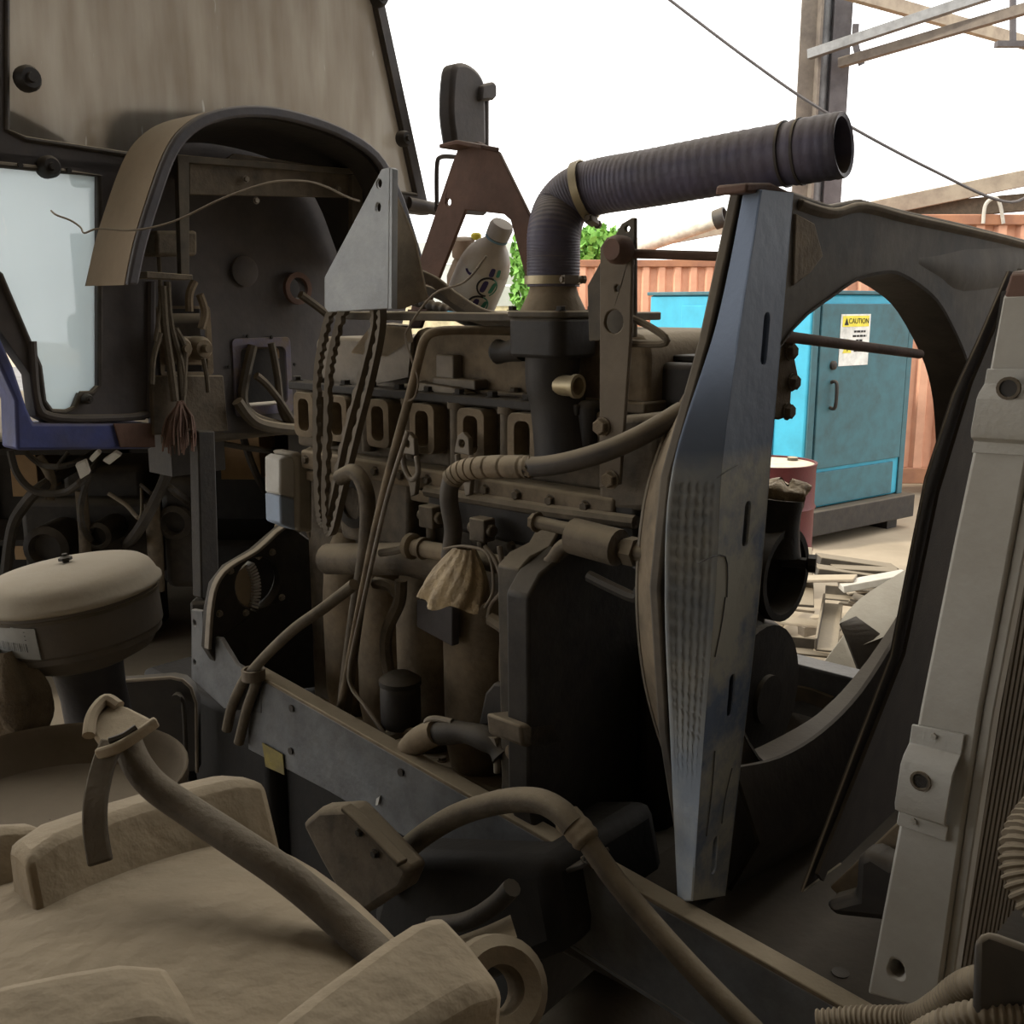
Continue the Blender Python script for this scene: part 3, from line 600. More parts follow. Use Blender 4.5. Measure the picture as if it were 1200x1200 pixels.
# lifting hooks
for q, lb in (((476, 520), 0), ((540, 520), 1)):
    x, y = q; b = MB()
    b.prism(S(1.35, (x-8, y+10), (x-4, y-10), (x+2, y-14), (x+9, y-6), (x+10, y+14)), ES*.012, [circ(S(1.35, (x+1, y))[0], EU, EZ, .008, 10)])
    b.tube(smooth(S(1.345, (x-4, y+12), (x-2, y+28), (x+6, y+42), (x+14, y+34), (x+12, y+14)), 5), .006, 8)
    b.prism(S(1.345, (x+2, y+40), (x+12, y+40), (x+10, y+60), (x+5, y+62)), ES*.012); b.build('lifting_hook', m_steel, eng, .002)
# hanging plate, brackets low on the side
b = MB(); b.prism(S(1.33, (488, 702), (530, 712), (530, 758), (488, 735)), ES*.02); b.build('grey_plate', m_postd, eng, .003)
b = MB(); b.prism(S(1.30, (568, 812), (578, 800), (592, 802), (592, 852), (560, 850)), ES*.06); b.build('mount_bracket', m_irond, eng, .006)
# gear case at the front
GU = -1.105; m_irond2 = mat('greasy_case', (.04, .036, .032), (.02, .02, .02), .65, 0, .3, sc=14)
gp = U(GU, (608, 668), (622, 652), (645, 640), (655, 622), (668, 612), (700, 618), (735, 628), (790, 668), (820, 780), (815, 930), (800, 1010), (628, 1000), (612, 940))
b = MB(); b.prism(gp, EU*-.05); gcase = b.build('gear_case', m_irond2, eng, .004)
g2 = U(GU+.045, (619, 700), (634, 672), (668, 645), (735, 655), (800, 710), (818, 850), (800, 1000), (632, 996), (620, 940))
b = MB(); b.prism(g2, EU*-.05); b.build('gear_cover', m_irond, eng, .006)
for q in ((617, 690), (616, 740), (616, 790), (617, 850), (618, 910), (640, 655), (690, 632), (735, 645)): bolt(gcase, U(GU, q)[0], EU, .010, m_iron)
for q in ((600, 700), (601, 745), (602, 800), (604, 880)):
    p = S(1.24, q)[0]; b = MB(); b.lathe(p, -ES, [(.02, -.04), (.02, 0), (.014, .012)], 12); b.build('case_boss', m_tan, gcase)
b = MB(); b.mbox(-1.0, GU+.04, 1.5, 1.9, .85, 1.3); b.build('front_pulley_guard', m_irond, eng, .03)
b = MB(); b.lathe(M(-1.06, 1.78, 1.12), EU, [(.05, 0), (.05, .05), (.15, .055), (.15, .07), (.13, .085), (.15, .1), (.15, .115), (.05, .12), (.05, .13)], 32); b.build('crank_pulley', m_irond, eng)
# fuel pump on top of the gear case
b = MB(); b.tube(S(1.27, (672, 628), (725, 642)), .03, 16); b.build('pump_barrel', m_iron, eng)
b = MB(); p0, p1 = S(1.27, (630, 612), (675, 622)); b.tube([p0, p1], .011, 10); b.build('pump_shaft', m_iron, eng); bolt(eng, p0, (p0-p1).normalized(), .014, m_tan)
b = MB(); b.tube(smooth(S(1.27, (600, 665), (640, 662), (660, 640), (690, 632)), 5), .012, 10); b.build('pump_elbow', m_iron, eng)
b = MB(); b.tube(S(1.28, (725, 642), (760, 650)), .016, 10); b.lathe(S(1.28, (735, 645))[0], EU, [(.024, 0), (.024, .02)], 6); b.build('pump_union', m_iron, eng)
b = MB(); b.tube(smooth(S(1.28, (690, 675), (720, 690), (745, 700), (750, 690)), 5), .010, 8); b.build('pump_pipe', m_irond, eng)
# front of the head, water outlet body
b = MB(); b.prism(S(1.37, (700, 490), (770, 485), (772, 600), (700, 600)), ES*.2); b.build('front_housing', m_iron, eng, .012)
b = MB(); b.mbox(-1.08, -.93, 1.5, 1.70, 1.69, 1.80); b.build('front_black_box', m_black, eng, .012)
for s_ in (1.53, 1.62): b = MB(); b.mbox(-1.02, -.96, s_, s_+.06, 1.80, 1.812); b.build('box_clip', m_black, eng, .003)
# exhaust side flange with three bolts, seen past the galvanised plate
b = MB(); b.prism(U(-.88, (892, 385), (925, 383), (935, 392), (931, 415), (936, 440), (928, 460), (926, 488), (915, 492), (892, 490)), EU*-.03); fl = b.build('side_flange', m_tan, eng, .004)
for q in ((922, 396), (925, 412), (928, 448), (922, 482)): bolt(fl, U(-.878, q)[0], EU, .013, m_tan)
# thermostat housing (black) under the fat hose
TS = 1.395; tc_ = S(TS, (648, 400))[0]
def tp(y): return S(TS, (648, y))[0]
k = 1.83/1200
th = thing('thermostat_housing', 'black thermostat housing with tan cone top under the hose elbow', 'housing', tp(530))
z_ = lambda y: tp(y).z
base = tp(375)
b = MB(); b.lathe(V((base.x, base.y, z_(372))), EZ, [(39*k, 0), (38*k, .012), (29*k, z_(345)-z_(372)), (27*k, z_(338)-z_(372)), (26*k, z_(310)-z_(372))], 28); b.build('cone_neck', m_tan, th)
b = MB(); b.prism(rrect(V((base.x, base.y, z_(418))), EU, ES, 41*k, 38*k, .025), EZ*(z_(372)-z_(418))); b.build('upper_body', m_black, th, .006)
b = MB(); b.prism(rrect(V((base.x, base.y, z_(372))), EU, ES, 43*k, 40*k, .025), EZ*.012); b.build('neck_flange', m_blackd, th, .003)
for dx, dy in ((-.055, -.045), (.055, -.045), (.05, .045)): bolt(th, V((base.x, base.y, z_(372)+.012))+EU*dx+ES*dy, EZ, .008, m_black)
b = MB(); b.tube(smooth(S(TS-.02, (612, 408), (595, 412), (580, 412)), 3), [.024, .023, .02, .019, .02, .023, .018], 14); b.build('left_outlet', m_black, th)
b = MB(); b.tube(smooth([V((base.x, base.y, z_(418))), V((base.x, base.y, z_(450))), S(TS+.01, (655, 480))[0], S(TS+.02, (664, 530))[0]], 5), lambda t: .05-.006*math.sin(t*3.14)+.01*t, 18); b.build('lower_body', m_black, th)
b = MB(); p = S(TS-.02, (665, 452))[0]; b.lathe(p-EU*.02, EU, [(.018, 0), (.018, .035), (.021, .036), (.021, .044), (.015, .044), (.013, .02)], 18); b.build('brass_outlet', m_brass, th)
b = MB(); b.prism(S(TS+.0, (632, 470), (690, 470), (692, 532), (640, 534), (636, 500)), ES*.05); b.build('foot', m_black, th, .015)
# fat ribbed rubber hose
hp = [V((base.x, base.y, z_(336))), V((base.x, base.y, z_(302))), V((base.x+.001, base.y, z_(272))), D(657, 246, 1.785), D(675, 228, 1.77), D(705, 218, 1.745), D(760, 209, 1.69), D(860, 191, 1.60), D(987, 170, 1.5)]
path = smooth(hp, 40); rr = [.0462+.0004*math.sin(i*1.57)+(.0012 if 300 < i else 0) for i in range(len(path))]
hose = thing('radiator_hose', 'fat black ribbed rubber elbow hose with open end against the sky', 'hose', path[0])
b = MB(); dend = (path[-1]-path[-3]).normalized(); fr_ = b.frames(path)
R = []
nn = 30
for i, p in enumerate(path): R.append([p+(fr_[i][0]*math.cos(2*math.pi*q/nn)+fr_[i][1]*math.sin(2*math.pi*q/nn))*rr[i] for q in range(nn)])
e = path[-1]
for rad, off in ((.046, .003), (.040, .001), (.039, -.03), (.038, -.2)): R.append([e+dend*off+(fr_[-1][0]*math.cos(2*math.pi*q/nn)+fr_[-1][1]*math.sin(2*math.pi*q/nn))*rad for q in range(nn)])
b.rings(R); b.build('hose_wall', mat('ribbed_rubber', (.085, .08, .135), (.045, .045, .07), .45, 0, .26, sc=9), hose, ang=60)
def clamp(p, ax, r, sx, parent):
    b = MB(); b.lathe2(p-ax*.007, ax, [(r, 0), (r+.0025, 0), (r+.0025, .014), (r, .014)], 36); c = b.build('hose_clamp', m_brass, parent)
    b = MB(); q = p+sx*(r+.006); t_ = ax.cross(sx).normalized(); b.box(q, (.007, .006, .014), (ax, sx, t_)); b.tube([q-t_*.018, q+t_*.026], .005, 8); b.lathe(q+t_*.024, t_, [(.0075, 0), (.0075, .006)], 6); b.build('clamp_screw', m_steel, c)
clamp(path[12], (path[14]-path[10]).normalized(), .048, (EU*.9-ES*.3).normalized(), hose)
i = 176; clamp(path[i], (path[i+2]-path[i-2]).normalized(), .049, V((.2, -.3, -.9)).normalized(), hose)
for i in (298, 303): b = MB(); ax = (path[i+1]-path[i-1]).normalized(); b.lathe2(path[i]-ax*.002, ax, [(.0465, 0), (.0488, 0), (.0488, .004), (.0465, .004)], 36); b.build('end_bead', m_rub, hose)
# strap bar with holes, its black gusset and rod
sp = S(1.33, (706, 300), (712, 278), (722, 278), (742, 262), (742, 400), (732, 570), (704, 572))
sp = S(1.33, (703, 290), (711, 278), (736, 278), (741, 290), (738, 400), (726, 568), (702, 572))
b = MB(); b.prism(sp, ES*.008, [circ(S(1.33, (719, 377))[0], EU, EZ, .019, 16), circ(S(1.33, (723, 338))[0], EU, EZ, .006, 10)])
sb_ = thing('strap_bar', 'brown flat strap bar with round hole standing beside the thermostat housing', 'bar', S(1.33, (714, 572))[0])
b.build('bar', mat('brown_bar', (.13, .105, .08), (.09, .072, .055), .8, 0, .3), sb_, .002)
b = MB(); p = S(1.325, (730, 293))[0]; b.lathe(p, -ES, [(.022, 0), (.022, .02), (.016, .03)], 16); b.build('rod_boss', m_rust, sb_)
for q in ((716, 562), (706, 500)): bolt(sb_, S(1.329, q)[0], -ES, .013, m_tan)
b = MB(); b.prism(S(1.36, (740, 255), (744, 255), (744, 395), (690, 400), (688, 335), (728, 262)), ES*.008, [circ(S(1.36, (735, 268))[0], EU, EZ, .005, 8)]); b.build('black_gusset', m_blackd, sb_, .002)
b = MB(); b.tube(smooth(S(1.35, (738, 372), (760, 382), (780, 396), (775, 403), (735, 402)), 3), .006, 8); b.build('wire_loop', m_iron, sb_)
b = MB(); b.tube([S(1.33, (728, 297))[0], S(1.40, (868, 301))[0]], .0075, 10); tag(b.build('tie_rod', m_rust), 'rusty steel tie rod running from the strap bar to the galvanised plate', 'rod')
b = MB(); b.tube([U(-.83, (918, 394))[0], U(-.83, (1078, 415))[0]], .0095, 12); tr_ = b.build('stay_rod', m_rust); tag(tr_, 'dark steel stay rod crossing the round fan opening', 'rod')
# rusty A-frame bracket
af = S(1.52, (539, 168), (560, 166), (584, 178), (625, 262), (632, 345), (617, 330), (598, 258), (590, 251), (545, 246), (512, 330), (492, 385), (478, 385), (489, 312), (530, 190))
b = MB(); b.prism(af, ES*.009, [circ(S(1.52, (525, 237))[0], EU, EZ, .008, 10)]); afo = thing('a_frame_bracket', 'rust brown A-shaped bracket plate standing over the bottle', 'bracket', S(1.52, (490, 385))[0])
b.build('plate', m_rust, afo, .002)
b = MB(); b.strip(S(1.50, (525, 173), (545, 168), (575, 174)), ES, .05, .008); b.build('top_tab', m_rust, afo, .002)
b = MB(); b.mbox(-1.68, -1.62, 1.5, 1.55, 1.88, 1.888); b.build('foot_tab', m_rust, afo)
# shelf plate on top of engine
b = MB(); b.mbox(-1.735, -1.19, 1.345, 1.74, 1.868, 1.884); shelf = b.build('shelf_plate', m_blackd, bevel=.003); tag(shelf, 'black flat shelf plate above the rocker covers carrying the bottle', 'plate')
# galvanised triangular bracket
gb = thing('gusset_bracket', 'grey galvanised triangular gusset bracket with two holes above the V-belts', 'bracket', S(1.30, (420, 365))[0])
b = MB(); b.prism(S(1.30, (447, 198), (457, 196), (455, 362), (384, 366), (380, 360), (380, 325)), ES*.006, [circ(S(1.30, (444, 215))[0], EU, EZ, .008, 12), circ(S(1.30, (443, 243))[0], EU, EZ, .008, 12)]); b.build('web', m_zinc, gb, .002)
b = MB(); b.prism(S(1.30, (457, 196), (460, 198), (459, 362), (455, 362)), ES*.014); b.build('flange', m_zinc, gb, .001)
b = MB(); b.prism(S(1.36, (458, 215), (485, 280), (500, 350), (470, 362), (459, 362)), ES*.006); b.build('rear_web', m_tan, gb, .001)
# V-belts hanging from the shelf
def belt(q, s0, ds, lb):
    pts = [S(s0+ds*i/(len(q)-1), p)[0] for i, p in enumerate(q)]; L = smooth(pts, 14, True); b = MB()
    c = sum(L, V())/len(L); R = []; n = len(L)
    for i, p in enumerate(L):
        T = (L[(i+1) % n]-L[i-1]).normalized(); x = (ES-T*ES.dot(T)).normalized(); y = T.cross(x)
        if y.dot(c-p) < 0: y = -y
        h = .014 if (i % 4) < 2 else .0095
        R.append([p-x*.0085, p+x*.0085, p+x*.006+y*h, p-x*.006+y*h])
    b.rings(R, True); tag(b.build('v_belt', m_rub2, ang=25), lb, 'belt', 'V-belts hanging from the shelf')
m_rub2 = mat('belt_rubber', (.12, .10, .078), (.075, .065, .052), .7, 0, .35)
belt([(388, 362), (377, 400), (371, 440), (370, 510), (372, 580), (376, 612), (384, 615), (393, 580), (408, 510), (428, 435), (441, 378), (436, 348), (410, 344)], 1.325, .0, 'cogged rubber V-belt hanging nearest the white box, outer loop')
belt([(402, 362), (390, 405), (384, 445), (382, 520), (380, 580), (383, 622), (392, 624), (402, 585), (420, 510), (438, 440), (449, 380), (444, 350), (420, 346)], 1.318, .0, 'cogged rubber V-belt hanging beside the first, inner loop')
# bent tan sheet and cloth on the rear rocker cover
b = MB(); b.surf([S(1.44, (412, 412), (455, 416), (484, 398)), S(1.44, (432, 385), (450, 381), (482, 384)), S(1.60, (440, 380), (460, 378), (484, 381))], (0, 0, -.004)); b.build('bent_guard', m_dust, eng)
b = MB(); b.prism(S(1.44, (455, 416), (482, 398), (478, 442), (440, 450), (430, 446)), ES*.01); b.build('guard_skirt', m_steel, eng)
# bent oil pipes
b = MB(); b.tube(smooth(S(1.44, (640, 389))+S(1.40, (600, 388))+S(1.34, (555, 387))+S(1.28, (515, 388))+S(1.265, (499, 396), (491, 420), (485, 445)), 6)+smooth(S(1.265, (480, 465), (462, 530), (440, 620), (420, 720), (405, 800), (396, 842)), 4), .0085, 10)
tag(b.build('bent_pipe', m_tan), 'long tan pipe bent over the rocker cover and slanting down the engine', 'pipe')
b = MB(); b.tube(smooth(S(1.255, (478, 505), (452, 590), (425, 710), (410, 780), (412, 805), (430, 830), (458, 872)), 6), .0045, 8)
tag(b.build('thin_rod', m_steel), 'thin steel rod lying along the long slanting pipe', 'rod')
b = MB(); b.tube(smooth(S(1.28, (398, 560), (415, 553), (427, 570), (431, 600), (428, 650), (418, 715), (408, 790), (402, 842)), 6), .0165, 12)
tag(b.build('oil_pipe', m_iron), 'thicker brown pipe curving down behind the thin rod', 'pipe')
b = MB(); b.tube(smooth(S(1.26, (570, 300), (545, 330), (508, 345), (478, 385), (476, 400), (482, 420), (490, 445), (486, 465), (478, 470)), 5), .002, 6)
tag(b.build('tie_wire', m_wire), 'thin tie wire twisted around the top of the slanting pipe', 'wire')
# wrapped hose
wp = [S(1.27, (527, 652))[0], S(1.25, (531, 620))[0], S(1.23, (526, 585))[0], S(1.23, (530, 562))[0], S(1.23, (545, 551))[0], S(1.23, (575, 547))[0], S(1.235, (640, 546))[0], S(1.26, (700, 532))[0], S(1.30, (750, 511))[0], S(1.36, (800, 482))[0]]
wh = thing('wrapped_hose', 'black rubber hose with spiral wrap arching over the pump to the plate', 'hose', wp[0])
L = smooth(wp, 10); b = MB(); b.tube(L, .0165, 14); b.build('hose_body', m_rub, wh)
b = MB(); R_ = L[30:58]; b.tube([R_[int(i/6)] if i % 6 < 1 else R_[int(i/6)].lerp(R_[min(int(i/6)+1, len(R_)-1)], (i % 6)/6) for i in range(6*len(R_))], [.0195 if (i % 20) < 17 else .0172 for i in range(6*len(R_))], 14); b.build('spiral_wrap', m_tan, wh, ang=60)
# plastic rag tied over the hose end
m_rag = mat('dusty_plastic_film', (.42, .31, .17), (.24, .18, .11), .5, 0, .15, sc=22, bump=.8, bd=.008, bsc=3)
g = []; top = S(1.25, (545, 642))[0]; nu, nv = 14, 56
for i in range(nu):
    t = i/(nu-1); row = []
    for j in range(nv+1):
        a = 2*math.pi*j/nv; r = .018+.042*math.sin(min(1, t*1.1)*math.pi*.5)
        r *= 1+.07*math.sin(a*9+i*.25)*t+.05*math.sin(a*13+i*.4)
        row.append(top+EU*(r*1.2*math.cos(a)-.035*t)+ES*(r*.8*math.sin(a))+EZ*(-.105*t+.007*math.sin(a*5)*t*t))
    g.append(row)
b = MB(); b.surf(g); o = b.build('plastic_rag', m_rag, ang=80); tag(o, 'crumpled tan plastic rag tied over the end of the wrapped hose', 'rag')
b = MB(); b.tube(smooth(S(1.23, (520, 643), (545, 640), (572, 650), (578, 690), (568, 712)), 6), .0025, 6); tag(b.build('tie_string', m_wire), 'thin string tied round the crumpled plastic rag', 'string')
for i, (q, r, s0) in enumerate((([(585, 640), (590, 670), (596, 700), (590, 735), (594, 770), (590, 800)], .005, 1.255), ([(568, 640), (582, 660), (588, 690), (576, 708), (572, 724)], .004, 1.25), ([(575, 725), (590, 735), (602, 748)], .012, 1.25), ([(470, 680), (468, 705), (455, 735), (452, 760), (456, 788)], .013, 1.31), ([(440, 683), (458, 687), (470, 700)], .013, 1.31))):
    b = MB(); b.tube(smooth(S(s0, *q), 6), r, 8); b.build('side_pipe', m_iron if i > 1 else m_wire, eng)
# fuel filter bowl
p = S(1.30, (470, 850))[0]; ff = thing('fuel_filter', 'dark round fuel filter bowl low on the engine side', 'filter', p); k2 = 2.0/1200
b = MB(); b.lathe(p, EZ, [(22*k2, 0), (25*k2, .01), (25*k2, 48*k2), (22*k2, 54*k2)], 24); b.build('bowl', m_black, ff)
b = MB(); b.lathe(p+EZ*(54*k2), EZ, [(26*k2, 0), (26*k2, 6*k2), (14*k2, 14*k2), (8*k2, 14*k2)], 24); b.build('cap', m_irond, ff)
b = MB(); b.tube(smooth(S(1.29, (455, 862), (480, 858), (500, 878)), 4), .012, 8); b.build('bracket', m_tan, ff)
# flywheel housing
b = MB(); b.mbox(-2.52, -1.93, 1.26, 1.75, .2, .935); b.build('belly_box', m_pit, eng, .02)  # added dark box hides the bright floor in the gap below the rail
b = MB(); b.prism(S(1.40, (487, 448), (530, 454), (546, 461), (544, 477), (500, 468), (487, 462)), ES*.03); b.build('support_plate', m_steel, eng, .002)
FU = -2.03
fo_ = U(FU, (243, 760), (246, 715), (252, 685), (268, 664), (300, 645), (332, 617), (350, 622), (380, 645), (412, 690), (412, 800), (300, 815), (262, 790))
hole = circ(U(FU, (303, 683))[0], ES, EZ, .062, 28)
fw = thing('flywheel_housing', 'black flywheel housing plate with round starter opening showing gear teeth', 'housing', U(FU, (300, 815))[0])
b = MB(); b.prism(fo_, EU*-.03, [hole]); b.build('plate', m_irond, fw, .006)
rim = smooth(fo_[0:7], 3); b = MB(); b.strip([p+EU*.002 for p in rim], EU, .02, .008); b.build('rim_edge', m_steel, fw, .002)
hc = U(FU, (303, 683))[0]; gcn = hc-ES*.115-EZ*.01
def arc(r, a0, a1, n): return [gcn+ES*(r*math.cos(a0+(a1-a0)*i/n))+EZ*(r*math.sin(a0+(a1-a0)*i/n)) for i in range(n+1)]
b = MB(); b.prism([p-EU*.012 for p in arc(.108, -.55, .55, 16)+arc(.06, .55, -.55, 6)], EU*-.03); b.build('flywheel', mat('tan_gear', (.42, .34, .24), None, .8, 0, .1), fw)
for i in range(15):
    a_ = -.5+1.0*i/14; d = ES*math.cos(a_)+EZ*math.sin(a_); t_ = ES*-math.sin(a_)+EZ*math.cos(a_)
    b = MB(); b.box(gcn-EU*.018+d*.112, (.018, .010, .0024), (EU, d, t_)); b.build('gear_tooth', m_white, fw)
b = MB(); b.lathe(hc-EU*.05+ES*.01, EU, [(.064, 0), (.064, .006)], 24); b.build('inner_wall', m_irond, fw)
for q in ((270, 669), (319, 647), (257, 719), (288, 718), (330, 700)): bolt(fw, U(FU+.001, q)[0], EU, .007, m_steel)
b = MB(); b.tube(smooth(U(FU-.03, (300, 652), (330, 625), (350, 612), (325, 618)), 4), .012, 8); b.build('breather', m_dust, fw)
# white and blue plastic box on the housing
wb = thing('plastic_box', 'small white plastic box with blue lower half above the flywheel housing', 'box', U(-1.91, (348, 625))[0])
bx_ = U(-1.91, (328, 540), (332, 534), (340, 530), (352, 531), (365, 540), (367, 600), (362, 626), (346, 622), (329, 614))
b = MB(); b.prism(U(-1.91, (328, 538), (334, 534), (346, 536), (348, 585), (328, 580)), EU*-.06); b.build('front_panel', m_white, wb, .005)
b = MB(); b.prism(U(-1.91, (328, 580), (348, 585), (348, 622), (329, 614)), EU*-.06); b.build('blue_panel', mat('pale_blue_plastic', (.3, .38, .5), (.25, .3, .38), .6, 0, .2), wb, .005)
b = MB(); b.prism(U(-1.90, (340, 531), (352, 530), (364, 538), (367, 560), (367, 625), (348, 622), (347, 540)), EU*-.08); b.build('case', mat('grimy_case', (.30, .27, .22), (.2, .18, .145), .7, 0, .25), wb, .01)
b = MB(); b.tube(smooth(U(-1.97, (362, 622), (372, 645), (395, 660), (415, 668)), 5), .008, 8); tag(b.build('box_lead', m_iron), 'dusty lead running down from the white plastic box', 'cable')
# hoses tied at the rail end
for i, (q, r) in enumerate((([(266, 855), (272, 828), (283, 803), (293, 787)], .012), ([(280, 870), (290, 830), (300, 800), (298, 782)], .012), ([(292, 790), (315, 765), (345, 737), (380, 712), (415, 685)], .0115))):
    b = MB(); b.tube(smooth(S(1.185, *q), 6), r, 10)
    tag(b.build('rail_hose', m_rubd), ['brown hose hanging outermost at the rail end', 'brown hose hanging inside the outermost one at the rail end', 'brown hose rising from the rail end to the slanting pipes'][i], 'hose', 'hoses tied at the rail end')
b = MB(); c = S(1.185, (297, 790))[0]; b.lathe2(c, EZ, [(.02, -.012), (.026, -.012), (.026, .012), (.02, .012)], 16); tag(b.build('hose_tie', m_wire), 'frayed tie binding the brown hoses at the rail end', 'tie')
# ================================================================== frame rail
def rz(u): return 1.088-(u+1.84)*.0926
u0, u1 = -1.90, -.20; RS = 1.2; sl = M(u1, RS, rz(u1))-M(u0, RS, rz(u0)); sa = sl.normalized()
rail = thing('frame_rail', 'long dark steel chassis rail running diagonally below the engine', 'chassis rail', M(-1.2, RS, .9))
up = (EZ-sa*EZ.dot(sa)).normalized()
A = M(u0, RS, rz(u0)); B = M(u1, RS, rz(u1))
web = [A, B, B-up*.165, A+sa*.6-up*.155, A+sa*.3-up*.165, A-up*.19]
m_rail = mat('dark_rail_paint', (.125, .135, .145), (.055, .06, .07), .5, .0, .18, sc=8, bump=.35)
b = MB(); b.prism(web, ES*.01); b.build('web', m_rail, rail, .002)
b = MB(); b.prism([A, B, B+ES*.036, A+ES*.036], up*.008); b.build('top_flange', m_tan, rail, .002)
b = MB(); b.prism([A+sa*.6-up*.155, B-up*.165, B-up*.165+ES*.05, A+sa*.6-up*.155+ES*.05], up*-.008); b.build('bottom_flange', m_rail, rail, .002)
b = MB(); b.prism(S(1.198, (224, 714), (237, 716), (239, 744), (258, 748), (276, 778), (306, 797), (306, 836), (262, 830), (224, 795)), ES*.012, [circ(S(1.198, (228, 730))[0], EU, EZ, .007, 8), circ(S(1.198, (228, 776))[0], EU, EZ, .007, 8)]); b.build('end_plate', m_rail, rail, .003)
b = MB(); b.prism(S(1.197, (308, 870), (332, 884), (334, 908), (312, 898)), ES*-.002); b.build('yellow_sticker', mat('faded_yellow', (.2, .16, .035), (.10, .085, .04), .7, 0, .2, sc=20), rail)
for q in ((342, 830), (341, 880), (470, 905), (566, 1012), (700, 1015)): b = MB(); b.lathe(S(1.199, q)[0], -ES, [(.008, 0), (.008, .003), (.004, .003)], 10); b.build('rivet', m_irond, rail)
b = MB(); b.prism(S(1.195, (441, 936), (445, 933), (443, 943), (440, 944)), ES*.004); b.build('chalk_mark', m_white, rail)
# bracket clip on the rail
b = MB(); b.strip(S(1.18, (665, 1018), (690, 1010), (705, 1000)), ES, .04, .008); bolt(rail, S(1.17, (690, 1008))[0], EZ, .010, m_irond); b.build('pipe_clip', m_irond, rail, .002)
# far rail
b = MB(); b.mbox(-2.0, -.2, 2.36, 2.37, .85, 1.0); b.mbox(-2.0, -.2, 2.30, 2.37, 1.0, 1.008); tag(b.build('far_frame_rail', m_rail, bevel=.002), 'far side chassis rail beyond the engine', 'chassis rail')
# front platform between rails
plat = thing('front_platform', 'brown dusty floor plate between the rails below the galvanised plate', 'plate', M(-.55, 1.75, .85))
m_pl = mat('brown_floor_plate', (.04, .031, .022), (.026, .021, .016), .8, 0, .08)
b = MB(); b.prism([M(-.95, 1.215, .92), M(-.15, 1.215, .92), M(-.15, 2.3, .92), M(-.95, 2.3, .92)], EZ*-.012); b.build('sheet', m_pl, plat)
for q in ((955, 1164), (985, 1140)): b = MB(); b.lathe(Z(.9205, q)[0], EZ, [(.013, 0), (.013, .001), (.009, .0005)], 14); b.build('dark_hole_disc', m_black, plat)  # black discs stand in for the dark inside open holes
b = MB(); b.mbox(-1.05, -.85, 1.22, 2.3, .80, .912); b.build('cross_member', m_irond, plat, .01)
b = MB(); b.prism(S(1.36, (972, 1040), (1050, 965), (1070, 970), (1062, 1060), (1000, 1068)), ES*.01); b.build('angled_plate', m_tan, plat, .003)
b = MB(); b.prism(S(1.30, (962, 1060), (1000, 1050), (1002, 1005), (1018, 998), (1040, 1012), (1062, 1005), (1060, 1060), (1040, 1082), (978, 1076)), ES*.05); b.build('rubber_mount', m_black, plat, .015)
# heavy hydraulic hose with steel pipe
hp1 = smooth(S(1.10, (448, 1046), (458, 1018), (482, 990), (530, 958), (585, 940), (628, 938), (655, 950), (672, 968)), 6); 
hh = thing('hydraulic_hose', 'thick dusty hydraulic hose arching over the rail into a steel pipe', 'hose', hp1[0])
b = MB(); b.tube(hp1, .0195, 14); b.build('rubber_sleeve', m_rubd, hh)
b = MB(); b.tube(smooth(S(1.105, (664, 958), (680, 975), (690, 988)), 5), [.0225, .0225, .0225, .021, .0225, .0225, .021, .0225, .022, .02, .018], 16); b.build('crimp_collar', m_tan, hh)
b = MB(); b.tube(smooth([S(1.105, (686, 982))[0], S(1.11, (720, 1030))[0], S(1.12, (770, 1090))[0], S(1.13, (830, 1155))[0], S(1.14, (900, 1225))[0]], 6), .0165, 14); b.build('steel_pipe', m_iron, hh)
b = MB(); p = S(1.07, (452, 1018))[0]; b.lathe(p, -ES, [(.009, -.03), (.009, 0), (.007, .01)], 10); b.build('end_pin', m_iron, hh)
# ================================================================== fan shroud and galvanised plate
SU = -.80
sh = thing('fan_shroud', 'dark moulded fan shroud panel with large round opening', 'fan shroud', M(SU, 1.85, .92))
hpx = [(922, 345), (950, 328), (980, 321), (1000, 323), (1030, 340), (1053, 363), (1080, 413), (1092, 453), (1097, 500), (1098, 560), (1090, 620), (1070, 690), (1030, 757), (995, 803), (971, 828), (948, 847), (903, 872), (868, 885), (835, 870), (800, 800), (785, 690), (792, 580), (820, 470), (870, 385)]
hole = [p+EU*.09 for p in smooth(U(SU-.09, *hpx), 3, True)]
out = U(SU, (868, 222), (930, 224), (952, 232), (975, 240), (1010, 233), (1060, 246), (1130, 262), (1200, 280), (1290, 310), (1290, 700), (1180, 985), (1010, 1020), (852, 1055), (812, 1052), (782, 860), (772, 690), (785, 560), (830, 400))
m_shr = mat('moulded_shroud', (.095, .079, .062), (.028, .027, .029), .7, 0, .34, sc=3.2, lo=.42, hi=.6)
b = MB(); b.prism(out, EU*-.018, [hole]); b.build('panel', m_shr, sh, .004)
cen = sum(hole, V())/len(hole)
b = MB(); R = []
for p in hole:
    d = (p-cen).normalized(); R.append([p+d*.004+EU*.004, p-d*.002+EU*.002, p-d*.006-EU*.02, p-d*.006-EU*.09, p+d*.0-EU*.09, p+d*.0-EU*.01])
b.rings(R, True); b.build('opening_collar', mat('collar_brown', (.05, .041, .033), (.03, .026, .022), .75, 0, .14), sh, ang=60)
